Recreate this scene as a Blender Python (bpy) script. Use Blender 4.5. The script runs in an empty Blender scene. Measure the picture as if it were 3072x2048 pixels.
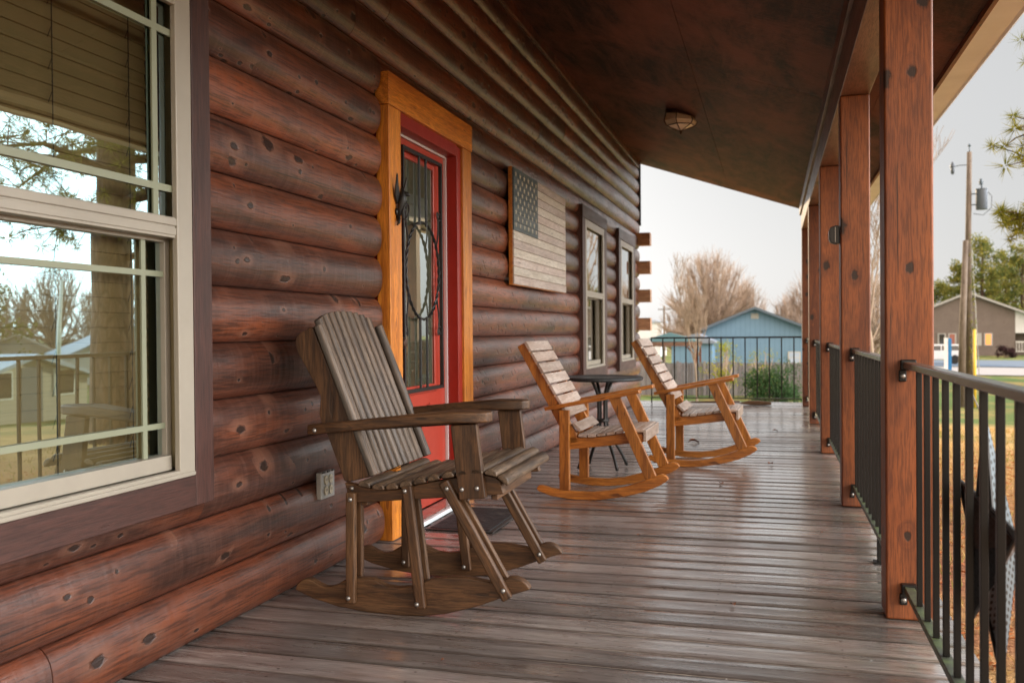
import bpy, bmesh, math, random
from mathutils import Vector, Matrix, noise
C = bpy.context.scene.collection
rnd = random.Random(7)
PI = math.pi
rad = math.radians

# ------------------------------------------------------------------ mesh builder
class MB:
    def __init__(s):
        s.v = []; s.f = []; s.gc = []; s.tone = []; s.mi = []; s.cur = 0
    def piece(s, pts, gcs, faces, tone=None):
        b = len(s.v); t = rnd.random() if tone is None else tone
        off = (rnd.uniform(-20, 20), rnd.uniform(-20, 20), rnd.uniform(-20, 20))
        for p, g in zip(pts, gcs):
            s.v.append(tuple(p)); s.gc.append((g[0]+off[0], g[1]+off[1], g[2]+off[2])); s.tone.append(t)
        for f in faces:
            s.f.append(tuple(b+i for i in f)); s.mi.append(s.cur)
    def hexa(s, P, grain=None, tone=None):
        # P: 8 points, bottom 4 ccw then top 4
        ex = (P[1]-P[0]).length; ey = (P[3]-P[0]).length; ez = (P[4]-P[0]).length
        dims = [ex, ey, ez]
        k = dims.index(max(dims)) if grain is None else grain
        loc = [(0,0,0),(ex,0,0),(ex,ey,0),(0,ey,0),(0,0,ez),(ex,0,ez),(ex,ey,ez),(0,ey,ez)]
        o = [k, (k+1) % 3, (k+2) % 3]
        g = [(l[o[0]], l[o[1]], l[o[2]]) for l in loc]
        s.piece(P, g, [(0,3,2,1),(4,5,6,7),(0,1,5,4),(1,2,6,5),(2,3,7,6),(3,0,4,7)], tone)
    def box(s, x0, x1, y0, y1, z0, z1, grain=None, tone=None):
        P = [Vector(p) for p in [(x0,y0,z0),(x1,y0,z0),(x1,y1,z0),(x0,y1,z0),(x0,y0,z1),(x1,y0,z1),(x1,y1,z1),(x0,y1,z1)]]
        s.hexa(P, grain, tone)
    def bar(s, a, b, w, t, side=(0,1,0), tone=None):
        # rectangular bar from a to b; t = size along side axis, w = size across
        a = Vector(a); b = Vector(b); d = (b-a).normalized(); sd = Vector(side); sd = (sd-d*sd.dot(d)).normalized(); n = d.cross(sd)
        A = sd*(t/2); B = n*(w/2)
        s.hexa([a-A-B, b-A-B, b+A-B, a+A-B, a-A+B, b-A+B, b+A+B, a+A+B], 0, tone)
    def prism(s, prof, w0, w1, ax='Y', tone=None, origin=(0,0,0)):
        # prof: list of (u,z), extruded along w.  ax 'Y': u->x, w->y ; 'X': u->y, w->x ; 'Z': (u,z)->(x,y), w->z
        area = sum(prof[i][0]*prof[(i+1) % len(prof)][1]-prof[(i+1) % len(prof)][0]*prof[i][1] for i in range(len(prof)))
        if (area < 0) != (ax == 'X'): prof = prof[::-1]
        if ax == 'Y': prof = prof[::-1]
        n = len(prof); pts = []; g = []
        for w in (w0, w1):
            for (u, z) in prof:
                p = (u, w, z) if ax == 'Y' else ((w, u, z) if ax == 'X' else (u, z, w))
                pts.append((p[0]+origin[0], p[1]+origin[1], p[2]+origin[2])); g.append((u, w, z))
        fs = [tuple(range(n))[::-1], tuple(range(n, 2*n))]
        for i in range(n):
            j = (i+1) % n; fs.append((i, j, n+j, n+i))
        s.piece(pts, g, fs, tone)
    def tube(s, pts, r, n=8, cap=True, tone=None):
        pts = [Vector(p) for p in pts]; m = len(pts)
        rs = r if isinstance(r, (list, tuple)) else [r]*m
        P = []; G = []; L = 0
        d0 = (pts[1]-pts[0]).normalized(); up = Vector((0,0,1)) if abs(d0.z) < .9 else Vector((1,0,0))
        a = d0.cross(up).normalized()
        for i in range(m):
            d = (pts[min(i+1, m-1)]-pts[max(i-1, 0)]).normalized()
            a = (a-d*a.dot(d)).normalized(); b = d.cross(a)
            if i: L += (pts[i]-pts[i-1]).length
            for k in range(n):
                t = 2*PI*k/n; P.append(pts[i]+(a*math.cos(t)+b*math.sin(t))*rs[i]); G.append((L, rs[i]*math.cos(t), rs[i]*math.sin(t)))
        F = []
        for i in range(m-1):
            for k in range(n):
                k2 = (k+1) % n; F.append((i*n+k, i*n+k2, (i+1)*n+k2, (i+1)*n+k))
        if cap: F.append(tuple(range(n))[::-1]); F.append(tuple((m-1)*n+k for k in range(n)))
        s.piece(P, G, F, tone)
    def lathe(s, prof, c=(0,0,0), n=24, axis='Z', tone=None):
        P = []; G = []; m = len(prof)
        for (r, z) in prof:
            for k in range(n):
                t = 2*PI*k/n; q = (r*math.cos(t), r*math.sin(t), z)
                if axis == 'X': q = (q[2], q[0], q[1])
                if axis == 'Y': q = (q[0], q[2], q[1])
                P.append((q[0]+c[0], q[1]+c[1], q[2]+c[2])); G.append((z, r*math.cos(t), r*math.sin(t)))
        F = []
        for i in range(m-1):
            for k in range(n):
                k2 = (k+1) % n; F.append((i*n+k, i*n+k2, (i+1)*n+k2, (i+1)*n+k))
        F.append(tuple(range(n))[::-1]); F.append(tuple((m-1)*n+k for k in range(n)))
        s.piece(P, G, F, tone)
    def build(s, name, mat, parent=None, smooth=False, bevel=0, label=None, segs=2, angle=None):
        me = bpy.data.meshes.new(name); me.from_pydata(s.v, [], s.f)
        a = me.attributes.new('gc', 'FLOAT_VECTOR', 'POINT'); a.data.foreach_set('vector', [c for g in s.gc for c in g])
        t = me.attributes.new('tone', 'FLOAT', 'POINT'); t.data.foreach_set('value', s.tone)
        mats = mat if isinstance(mat, (list, tuple)) else [mat]
        for m in mats: me.materials.append(m)
        if len(mats) > 1: me.polygons.foreach_set('material_index', s.mi)
        if smooth: me.polygons.foreach_set('use_smooth', [True]*len(me.polygons))
        me.update()
        o = bpy.data.objects.new(name, me); C.objects.link(o)
        if parent is not None:
            o.parent = parent
        if bevel:
            b = o.modifiers.new('bevel', 'BEVEL'); b.width = bevel; b.segments = segs; b.limit_method = 'ANGLE'; b.angle_limit = rad(40)
            me.polygons.foreach_set('use_smooth', [True]*len(me.polygons))
            b.harden_normals = True
        if angle:
            me.set_sharp_from_angle(angle=rad(angle))
        if label: o['label'] = label
        return o

def thing(name, label, cat, loc=(0,0,0), rot=0, group=None):
    o = bpy.data.objects.new(name, None); C.objects.link(o); o.location = loc; o.rotation_euler = (0,0,rot)
    o.empty_display_size = .1; o['label'] = label; o['category'] = cat
    if group: o['group'] = group
    return o
def tag(o, label=None, cat=None, group=None, kind=None):
    if label: o['label'] = label
    if cat: o['category'] = cat
    if group: o['group'] = group
    if kind: o['kind'] = kind
    return o
def W2L(root):     # offset so that a part written in world coordinates sits right under its root
    def f(o):
        o.location = Vector(o.location)-Vector(root.location); return o
    return f
def copy_tree(o, parent=None, loc=None, rot=None, label=None):
    c = o.copy(); C.objects.link(c); c.parent = parent
    if loc is not None: c.location = loc
    if rot is not None: c.rotation_euler = (0,0,rot)
    if label: c['label'] = label
    for ch in list(o.children): copy_tree(ch, c)
    return c

# ------------------------------------------------------------------ materials
class NT:
    def __init__(s, name):
        s.m = bpy.data.materials.new(name); s.m.use_nodes = True; s.t = s.m.node_tree; s.t.nodes.clear()
        s.out = s.n('ShaderNodeOutputMaterial')
    def n(s, typ, **kw):
        x = s.t.nodes.new(typ)
        for k, v in kw.items():
            if k == 'inp':
                for kk, vv in v.items():
                    if hasattr(vv, 'is_linked') or vv.__class__.__name__.startswith('NodeSocket'): s.t.links.new(vv, x.inputs[kk])
                    else: x.inputs[kk].default_value = vv
            else: setattr(x, k, v)
        return x
    def link(s, a, b): s.t.links.new(a, b)
    def attr(s, nm): return s.n('ShaderNodeAttribute', attribute_name=nm)
    def mapping(s, vec, scale):
        return s.n('ShaderNodeMapping', inp={'Vector': vec, 'Scale': scale}).outputs[0]
    def noise(s, vec, scale=1., detail=4., rough=.5, dist=0.):
        return s.n('ShaderNodeTexNoise', inp={'Vector': vec, 'Scale': scale, 'Detail': detail, 'Roughness': rough, 'Distortion': dist}).outputs['Fac']
    def ramp(s, fac, stops):
        r = s.n('ShaderNodeValToRGB', inp={'Fac': fac}); e = r.color_ramp.elements
        while len(e) < len(stops): e.new(.5)
        for i, (p, c) in enumerate(stops):
            e[i].position = p; c = c if isinstance(c, (tuple, list)) else (c, c, c); e[i].color = (c[0], c[1], c[2], 1)
        return r.outputs['Color']
    def mix(s, fac, a, b, mode='MIX'):
        x = s.n('ShaderNodeMix', data_type='RGBA', blend_type=mode)
        for i, v in ((0, fac), (6, a), (7, b)):
            if isinstance(v, (int, float)): x.inputs[i].default_value = v if i == 0 else (v, v, v, 1)
            elif isinstance(v, (tuple, list)): x.inputs[i].default_value = (v[0], v[1], v[2], 1)
            else: s.link(v, x.inputs[i])
        return x.outputs[2]
    def math(s, op, a, b=0., clamp=False):
        x = s.n('ShaderNodeMath', operation=op, use_clamp=clamp)
        for i, v in ((0, a), (1, b)):
            if isinstance(v, (int, float)): x.inputs[i].default_value = v
            else: s.link(v, x.inputs[i])
        return x.outputs[0]
    def bump(s, hgt, strength=.3, dist=.01, normal=None):
        b = s.n('ShaderNodeBump', inp={'Height': hgt, 'Strength': strength, 'Distance': dist})
        if normal: s.link(normal, b.inputs['Normal'])
        return b.outputs[0]
    def bsdf(s, color, rough=.5, normal=None, metal=0., spec=.5, coat=0., coat_r=.3, coat_ior=1.5):
        p = s.n('ShaderNodeBsdfPrincipled', inp={'Coat Roughness': coat_r, 'Coat IOR': coat_ior})
        for k, v in (('Base Color', color), ('Roughness', rough), ('Metallic', metal), ('Specular IOR Level', spec), ('Coat Weight', coat)):
            if isinstance(v, (int, float)): p.inputs[k].default_value = v
            elif isinstance(v, (tuple, list)): p.inputs[k].default_value = (v[0], v[1], v[2], 1)
            else: s.link(v, p.inputs[k])
        if normal: s.link(normal, p.inputs['Normal']); s.link(normal, p.inputs['Coat Normal'])
        return p.outputs[0]
    def done(s, sh): s.link(sh, s.out.inputs['Surface']); return s.m

def knots(t, gc, sx, sy, size, seed=0.):
    """dark elliptical knots in grain space: returns (mask 0..1, ring distance)"""
    sp = t.n('ShaderNodeSeparateXYZ', inp={'Vector': gc})
    v = t.n('ShaderNodeCombineXYZ', inp={'X': t.math('MULTIPLY', t.math('ADD', sp.outputs['X'], seed), sx), 'Y': t.math('MULTIPLY', t.math('ADD', sp.outputs['Y'], sp.outputs['Z']), sy), 'Z': 0.}).outputs[0]
    vo = t.n('ShaderNodeTexVoronoi', voronoi_dimensions='2D', feature='F1', inp={'Vector': v, 'Scale': 1.0, 'Randomness': 1.0})
    d = vo.outputs['Distance']
    sel = t.n('ShaderNodeSeparateColor', inp={'Color': vo.outputs['Color']}).outputs[0]
    sz = t.n('ShaderNodeSeparateColor', inp={'Color': vo.outputs['Color']}).outputs[1]
    d = t.math('DIVIDE', d, t.math('ADD', t.math('MULTIPLY', sz, 1.1), .35))
    d = t.math('ADD', d, t.math('MULTIPLY', t.math('SUBTRACT', t.noise(v, 9., 3.), .5), size*.9))
    m = t.n('ShaderNodeMapRange', inp={'Value': d, 'From Min': size*.62, 'From Max': size*.92, 'To Min': 1., 'To Max': 0.}).outputs[0]
    cl = t.noise(v, .35, 2.)
    gate = t.math('GREATER_THAN', t.math('ADD', sel, t.math('MULTIPLY', t.math('SUBTRACT', cl, .5), 1.6)), .68)
    return t.math('MULTIPLY', m, gate), t.math('MULTIPLY', t.n('ShaderNodeMapRange', inp={'Value': d, 'From Min': size, 'From Max': size*2.6, 'To Min': 1., 'To Max': 0.}).outputs[0], gate)

def wood(name, dark, light, third=None, rough=.5, rvar=.15, ks=(3., 14.), kamt=.6, ksize=.16, bump=.25, ka=2.2, kx=38., spec=.5, tonev=.35, patch=.5, pscale=1.6, knotcol=(.012,.007,.005), crack=0.):
    t = NT(name); g = t.attr('gc').outputs['Vector']; tone = t.attr('tone').outputs['Fac']
    km, kr = knots(t, g, ks[0], ks[1], ksize)
    # grain bends round knots
    gx = t.mapping(g, (ka, kx, kx))
    warp = t.noise(t.mapping(g, (1.5, 6, 6)), 1., 3.)
    gx2 = t.n('ShaderNodeVectorMath', operation='ADD', inp={0: gx, 1: t.n('ShaderNodeCombineXYZ', inp={'X': 0., 'Y': t.math('MULTIPLY', warp, 2.4), 'Z': t.math('ADD', t.math('MULTIPLY', kr, 1.6), t.math('MULTIPLY', warp, 2.))}).outputs[0]}).outputs[0]
    gr = t.noise(gx2, 1., 6., .62)
    fine = t.noise(t.mapping(g, (14, 240, 240)), 1., 3., .6)
    col = t.mix(t.ramp(gr, [(.38, 0.), (.62, 1.)]), dark, light)
    if third is not None:
        pm = t.ramp(t.noise(t.mapping(g, (pscale, pscale*4, pscale*4)), 1., 4., .6, .4), [(.42, 0.), (.68, 1.)])
        col = t.mix(t.math('MULTIPLY', pm, patch), col, third)
    col = t.mix(t.math('MULTIPLY', t.ramp(fine, [(.40, 1.), (.54, 0.)]), .6), col, tuple(c*.6 for c in dark))
    if kamt: 
        col = t.mix(t.math('MULTIPLY', kr, kamt*.45), col, dark)
        col = t.mix(t.math('MULTIPLY', km, kamt), col, knotcol)
    if crack:
        ck = t.ramp(t.noise(t.mapping(g, (1.1, 75, 75)), 1., 2., .5), [(.27, 1.), (.30, 0.)])
        ck = t.math('MULTIPLY', ck, t.ramp(t.noise(t.mapping(g, (1.1, 5, 5)), 1., 2.), [(.46, 0.), (.56, 1.)]))
        col = t.mix(t.math('MULTIPLY', ck, crack), col, (.012,.006,.004))
    tv = t.math('ADD', t.math('MULTIPLY', tone, tonev), 1-tonev/2)
    col = t.mix(1., col, t.n('ShaderNodeCombineColor', inp={0: tv, 1: tv, 2: tv}).outputs[0], 'MULTIPLY')
    r = t.math('ADD', t.math('MULTIPLY', t.noise(t.mapping(g, (3, 20, 20)), 1., 4.), rvar*2), rough-rvar, True)
    hb = t.math('ADD', t.math('MULTIPLY', gr, .6), t.math('MULTIPLY', fine, .35))
    hb = t.math('SUBTRACT', hb, t.math('MULTIPLY', km, .5))
    return t.done(t.bsdf(col, r, t.bump(hb, bump, .004), spec=spec))

def plain(name, col, rough=.5, metal=0., var=.15, scale=8., bump=0., spec=.5, coat=0., tonev=0.):
    t = NT(name); oc = t.n('ShaderNodeTexCoord').outputs['Object']
    nz = t.noise(oc, scale, 5., .6)
    v = t.math('ADD', t.math('MULTIPLY', t.ramp(nz, [(.3, 0.), (.7, 1.)]), var*2), 1-var)
    if tonev:
        v = t.math('MULTIPLY', v, t.math('ADD', t.math('MULTIPLY', t.attr('tone').outputs['Fac'], tonev), 1-tonev/2))
    c = t.mix(1., col, t.n('ShaderNodeCombineColor', inp={0: v, 1: v, 2: v}).outputs[0], 'MULTIPLY')
    r = t.math('ADD', t.math('MULTIPLY', t.noise(oc, scale*3, 3.), .2), rough-.1, True)
    return t.done(t.bsdf(c, r, t.bump(nz, bump, .01) if bump else None, metal, spec, coat))

M = {}
# stained log siding
def log_mat():
    t = NT('stained_log'); g = t.attr('gc').outputs['Vector']; tone = t.attr('tone').outputs['Fac']
    oc = t.n('ShaderNodeTexCoord').outputs['Object']
    gr = t.noise(t.mapping(g, (1.4, 16, 16)), 1., 6., .6, .3)
    fine = t.noise(t.mapping(g, (9, 160, 160)), 1., 3., .6)
    cross = t.noise(t.mapping(g, (45, 3, 3)), 1., 2.)          # chatter marks of the planer
    patch = t.noise(t.mapping(g, (1.1, 5, 5)), 1., 4., .6, .6)
    col = t.mix(t.ramp(gr, [(.36, 0.), (.62, 1.)]), (.040,.014,.008), (.155,.052,.029))
    col = t.mix(t.math('MULTIPLY', t.ramp(patch, [(.42, 0.), (.62, 1.)]), .75), col, (.25,.068,.026))
    fz = t.math('FRACT', t.math('DIVIDE', t.math('ADD', t.n('ShaderNodeSeparateXYZ', inp={'Vector': oc}).outputs['Z'], 4*.19-.002), .19))
    cre = t.math('ABSOLUTE', t.math('SUBTRACT', fz, .5))
    col = t.mix(t.ramp(cre, [(.34, 0.), (.5, .8)]), col, (.20,.048,.018))
    col = t.mix(t.ramp(cre, [(.475, 0.), (.497, .9)]), col, (.02,.008,.006))
    col = t.mix(t.math('MULTIPLY', t.ramp(t.noise(t.mapping(g, (.8, 3, 3)), 1., 3., .6, .3), [(.48, 0.), (.62, 1.)]), .75), col, (.042,.018,.013))
    col = t.mix(t.math('MULTIPLY', t.ramp(cross, [(.45, 0.), (.75, 1.)]), .3), col, (.18,.085,.06))
    col = t.mix(t.math('MULTIPLY', t.ramp(fine, [(.40, 1.), (.52, 0.)]), .6), col, (.024,.011,.008))
    km, kr = knots(t, g, 4.2, 8., .15)
    km2, kr2 = knots(t, g, 8., 11., .10, 5.3)
    km = t.math('MAXIMUM', km, km2); kr = t.math('MAXIMUM', kr, t.math('MULTIPLY', kr2, .6))
    col = t.mix(t.math('MULTIPLY', kr, .5), col, (.24,.11,.07))
    col = t.mix(t.math('MULTIPLY', km, .9), col, (.014,.008,.006))
    ck = t.ramp(t.noise(t.mapping(g, (.9, 70, 70)), 1., 2., .5), [(.285, 1.), (.315, 0.)])
    ck = t.math('MULTIPLY', ck, t.ramp(t.noise(t.mapping(g, (.7, 4, 4)), 1., 2.), [(.45, 0.), (.55, 1.)]))
    col = t.mix(t.math('MULTIPLY', ck, .85), col, (.010,.006,.005))
    # draw-knife nicks, more of them farther along the porch
    yv = t.n('ShaderNodeSeparateXYZ', inp={'Vector': oc}).outputs['Y']
    gs = t.n('ShaderNodeSeparateXYZ', inp={'Vector': g}); yz = t.math('ADD', gs.outputs['Y'], gs.outputs['Z'])
    nk = t.n('ShaderNodeTexVoronoi', voronoi_dimensions='2D', inp={'Vector': t.n('ShaderNodeCombineXYZ', inp={'X': t.math('MULTIPLY', t.math('ADD', gs.outputs['X'], t.math('MULTIPLY', yz, .8)), 12.), 'Y': t.math('MULTIPLY', yz, 13.), 'Z': 0.}).outputs[0], 'Scale': 1.})
    nm = t.n('ShaderNodeMapRange', inp={'Value': nk.outputs['Distance'], 'From Min': .12, 'From Max': .24, 'To Min': 1., 'To Max': 0.}).outputs[0]
    gate = t.n('ShaderNodeMapRange', inp={'Value': yv, 'From Min': 4.6, 'From Max': 6.5, 'To Min': 0., 'To Max': 1.}).outputs[0]
    sel = t.math('GREATER_THAN', t.n('ShaderNodeSeparateColor', inp={'Color': nk.outputs['Color']}).outputs[0], .62)
    nm = t.math('MULTIPLY', t.math('MULTIPLY', nm, gate), sel)
    col = t.mix(t.math('MULTIPLY', nm, .75), col, (.03,.016,.013))
    tv = t.math('ADD', t.math('MULTIPLY', tone, .55), .75)
    col = t.mix(1., col, t.n('ShaderNodeCombineColor', inp={0: tv, 1: tv, 2: tv}).outputs[0], 'MULTIPLY')
    r = t.math('ADD', t.math('MULTIPLY', t.noise(t.mapping(g, (3, 14, 14)), 1., 4.), .35), .24, True)
    hb = t.math('ADD', t.math('MULTIPLY', gr, .5), t.math('ADD', t.math('MULTIPLY', fine, .25), t.math('MULTIPLY', cross, .25)))
    hb = t.math('SUBTRACT', hb, t.math('ADD', t.math('MULTIPLY', km, .5), t.math('MULTIPLY', nm, 1.2)))
    return t.done(t.bsdf(col, r, t.bump(hb, .6, .008), spec=.4, coat=.42, coat_r=.26))
M['log'] = log_mat()
def deck_mat():
    t = NT('weathered_deck'); g = t.attr('gc').outputs['Vector']; tone = t.attr('tone').outputs['Fac']
    oc = t.n('ShaderNodeTexCoord').outputs['Object']
    warp = t.noise(t.mapping(g, (1.2, 5, 5)), 1., 3.)
    gx = t.n('ShaderNodeVectorMath', operation='ADD', inp={0: t.mapping(g, (1.6, 42, 42)), 1: t.n('ShaderNodeCombineXYZ', inp={'X': 0., 'Y': t.math('MULTIPLY', warp, 3.), 'Z': t.math('MULTIPLY', warp, 3.)}).outputs[0]}).outputs[0]
    gr = t.noise(gx, 1., 6., .65)
    fine = t.noise(t.mapping(g, (10, 220, 220)), 1., 3., .6)
    col = t.mix(t.ramp(gr, [(.34, 0.), (.66, 1.)]), (.150,.130,.123), (.31,.278,.260))
    col = t.mix(t.math('MULTIPLY', t.ramp(t.noise(t.mapping(g, (1.3, 4, 4)), 1., 5., .65, .5), [(.45, 0.), (.65, 1.)]), .5), col, (.34,.30,.275))
    col = t.mix(t.math('MULTIPLY', t.ramp(t.noise(t.mapping(oc, (1.1, 1.1, 1.1)), 1., 5., .6), [(.5, 0.), (.64, 1.)]), .45), col, (.13,.072,.055))
    yy = t.math('FRACT', t.math('DIVIDE', t.math('ADD', t.n('ShaderNodeSeparateXYZ', inp={'Vector': oc}).outputs['Y'], .1445*40-1.912), .1445))
    ed = t.math('ABSOLUTE', t.math('SUBTRACT', yy, .5))
    xv = t.n('ShaderNodeSeparateXYZ', inp={'Vector': oc}).outputs['X']
    moss = t.n('ShaderNodeMapRange', inp={'Value': xv, 'From Min': -.15, 'From Max': .55, 'To Min': 0., 'To Max': .6}).outputs[0]
    col = t.mix(t.math('MULTIPLY', moss, t.ramp(t.noise(oc, 2.3, 5., .7), [(.4, 0.), (.65, 1.)])), col, (.15,.17,.10))
    col = t.mix(t.math('MULTIPLY', t.ramp(fine, [(.38, 1.), (.53, 0.)]), .55), col, (.05,.038,.033))
    col = t.mix(t.ramp(ed, [(.425, 0.), (.47, .9)]), col, (.035,.020,.015))
    xs = t.n('ShaderNodeSeparateXYZ', inp={'Vector': oc}).outputs['X']
    sx_ = t.math('ABSOLUTE', t.math('SUBTRACT', t.math('FRACT', t.math('DIVIDE', t.math('ADD', xs, 4.), .4)), .5)); sy_ = t.math('ABSOLUTE', t.math('SUBTRACT', ed, .27))
    sr_ = t.math('ADD', t.math('POWER', t.math('MULTIPLY', sx_, .4), 2.), t.math('POWER', t.math('MULTIPLY', sy_, .1445), 2.))
    col = t.mix(t.math('LESS_THAN', sr_, .0045**2), col, (.02,.014,.012))
    # small pale chips
    ch = t.n('ShaderNodeTexVoronoi', inp={'Vector': oc, 'Scale': 9.}); cm = t.math('MULTIPLY', t.math('LESS_THAN', ch.outputs['Distance'], .035), t.math('GREATER_THAN', t.n('ShaderNodeSeparateColor', inp={'Color': ch.outputs['Color']}).outputs[1], .6))
    col = t.mix(cm, col, (.55,.55,.55))
    tv = t.math('ADD', t.math('MULTIPLY', tone, .7), .65)
    col = t.mix(1., col, t.n('ShaderNodeCombineColor', inp={0: tv, 1: tv, 2: tv}).outputs[0], 'MULTIPLY')
    rn = t.noise(t.mapping(g, (2.2, 26, 26)), 1., 6., .65)
    r = t.math('ADD', t.math('MULTIPLY', t.ramp(rn, [(.36, .5), (.60, 1.)]), t.ramp(t.noise(oc, 1.1, 4., .6, .4), [(.42, .19), (.62, .46)])), t.math('MULTIPLY', t.noise(oc, 1.2, 3.), .12), True)
    hb = t.math('ADD', t.math('MULTIPLY', gr, .6), t.math('MULTIPLY', fine, .4))
    return t.done(t.bsdf(col, r, t.bump(hb, .3, .003), spec=.9, coat=t.ramp(t.noise(oc, .9, 5., .6, .5), [(.42, 1.), (.64, .25)]), coat_r=.13, coat_ior=1.9))
M['deck'] = deck_mat()
M['post'] = wood('cedar_post', (.105,.028,.011), (.225,.064,.019), (.32,.10,.026), rough=.5, rvar=.12, ks=(4.5, 7.), kamt=.92, ksize=.19, ka=1.2, kx=14., bump=.3, pscale=.9, patch=.6, crack=.9)
M['beam'] = wood('porch_beam_stain', (.09,.045,.03), (.22,.12,.085), (.30,.17,.12), rough=.42, rvar=.15, ks=(2., 9.), kamt=.6, ka=1.4, kx=16., patch=.5)
M['door_trim'] = wood('amber_pine_trim', (.42,.12,.012), (.72,.255,.030), (.78,.32,.055), rough=.42, ks=(3.5, 20.), kamt=.7, ksize=.13, kx=30., ka=1.6, knotcol=(.20,.055,.012), patch=.5, bump=.15)
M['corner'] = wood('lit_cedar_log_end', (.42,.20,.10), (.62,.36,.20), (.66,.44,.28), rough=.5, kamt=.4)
M['room_backing'] = plain('olive_room_backing', (.26,.25,.19), .7, var=.1, scale=10)
M['dark_trim'] = wood('dark_stained_trim', (.045,.018,.013), (.085,.034,.025), (.11,.04,.028), rough=.5, kamt=.2, kx=50., bump=.4)
M['brown_chair'] = wood('weathered_brown_wood', (.040,.018,.008), (.140,.066,.027), (.19,.105,.05), rough=.5, rvar=.12, ks=(3.5, 16.), kamt=.55, kx=36., ka=3., patch=.5, bump=.4, tonev=.3, crack=.7)
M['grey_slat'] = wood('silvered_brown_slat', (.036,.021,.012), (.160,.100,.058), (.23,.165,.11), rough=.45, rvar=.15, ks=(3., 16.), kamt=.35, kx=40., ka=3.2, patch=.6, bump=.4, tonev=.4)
M['orange_chair'] = wood('amber_stained_wood', (.22,.068,.010), (.50,.185,.032), (.56,.24,.05), rough=.38, rvar=.1, ks=(3., 14.), kamt=.75, ksize=.14, kx=26., ka=2.2, patch=.45, bump=.2, knotcol=(.05,.014,.005))
M['pale_slat'] = wood('worn_sheen_slat', (.34,.235,.175), (.52,.42,.36), (.62,.55,.50), rough=.36, rvar=.12, ks=(3., 14.), kamt=.35, kx=30., patch=.6, bump=.25)  # pale tone holds sky sheen as well as weathering
M['ceiling'] = None
def ceil_mat():
    t = NT('dark_plywood_ceiling'); oc = t.n('ShaderNodeTexCoord').outputs['Object']
    a = t.noise(t.mapping(oc, (7, 1.6, 7)), 1., 8., .75, .5); b = t.noise(t.mapping(oc, (1.3, .8, 1.3)), 1., 6., .7, .4)
    f = t.noise(t.mapping(oc, (2.2, 60, 2.2)), 1., 4., .7)
    f2 = t.noise(t.mapping(oc, (30, 30, 30)), 1., 3., .6)
    col = t.mix(t.ramp(a, [(.40, 0.), (.60, 1.)]), (.020,.009,.0065), (.105,.043,.027))
    col = t.mix(t.math('MULTIPLY', t.ramp(b, [(.45, 0.), (.60, 1.)]), .8), col, (.20,.068,.040))
    col = t.mix(t.math('MULTIPLY', t.ramp(f, [(.5, 0.), (.75, 1.)]), .4), col, (.19,.09,.06))
    r = t.math('ADD', t.math('MULTIPLY', f, .3), .5)
    return t.done(t.bsdf(col, r, t.bump(t.math('ADD', f, f2), .5, .004), spec=.2))
M['ceiling'] = ceil_mat()
M['vinyl'] = plain('tan_vinyl', (.37,.335,.275), .38, var=.06, scale=6)
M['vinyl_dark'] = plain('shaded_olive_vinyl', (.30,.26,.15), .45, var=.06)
M['grille'] = plain('pale_green_grille', (.27,.29,.20), .4, var=.05)
M['white_alu'] = plain('white_gutter', (.78,.86,.90), .4, var=.08, scale=3)
M['red_door'] = plain('red_door_paint', (.42,.050,.030), .32, var=.08, scale=4)
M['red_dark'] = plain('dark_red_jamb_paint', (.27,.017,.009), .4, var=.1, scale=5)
M['weather'] = plain('pale_weatherstrip', (.62,.55,.55), .5, var=.05)
M['iron'] = plain('black_ironwork', (.018,.017,.016), .42, .3, var=.2, scale=20, bump=.1)
_t = NT('black_railing_paint'); M['rail'] = _t.done(_t.bsdf((.006,.006,.006), .38, spec=.35))
def railtop():
    t = NT('weathered_rail_top'); oc = t.n('ShaderNodeTexCoord').outputs['Object']
    nz = t.noise(t.mapping(oc, (30, 3, 30)), 1., 5., .7)
    col = t.mix(t.ramp(nz, [(.35, 0.), (.7, 1.)]), (.035,.038,.035), (.07,.075,.065))
    r = t.math('ADD', t.math('MULTIPLY', nz, .2), .12)
    return t.done(t.bsdf(col, r, t.bump(nz, .1, .003), .0, .7))
M['railtop'] = railtop()
def mossrail():
    t = NT('mossy_bottom_rail'); oc = t.n('ShaderNodeTexCoord').outputs['Object']
    nz = t.noise(oc, 14., 5., .7)
    col = t.mix(t.ramp(nz, [(.4, 0.), (.6, 1.)]), (.045,.048,.04), (.085,.115,.05))
    return t.done(t.bsdf(col, .45, t.bump(nz, .3, .004)))
M['mossrail'] = mossrail()
M['bronze'] = plain('brown_bronze', (.075,.035,.022), .4, .5, var=.2, scale=20)
M['mesh_table'] = None
def tablemat():
    t = NT('dark_slate_metal_mesh'); oc = t.n('ShaderNodeTexCoord').outputs['Object']
    w = t.n('ShaderNodeTexVoronoi', inp={'Vector': oc, 'Scale': 90.}).outputs['Distance']
    col = t.mix(t.ramp(w, [(.2, 0.), (.5, 1.)]), (.018,.022,.026), (.05,.06,.068))
    return t.done(t.bsdf(col, .33, t.bump(w, .3, .002), .4, .6))
M['mesh_table'] = tablemat()
M['steel'] = plain('galvanised_bolt', (.36,.35,.33), .45, .9, var=.1)
M['plate'] = plain('grey_outlet_plate', (.42,.42,.40), .4, .3, var=.08, scale=30)
M['socket'] = plain('cream_socket', (.62,.56,.42), .4, var=.05)
M['black'] = plain('black_plastic', (.012,.012,.012), .35, var=.1)
M['amber_glass'] = plain('frosted_amber_glass', (.88,.78,.60), .3, var=.1, scale=12)
M['dark_room'] = plain('dark_room_wall', (.10,.08,.06), .8, var=.1, scale=2)
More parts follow.
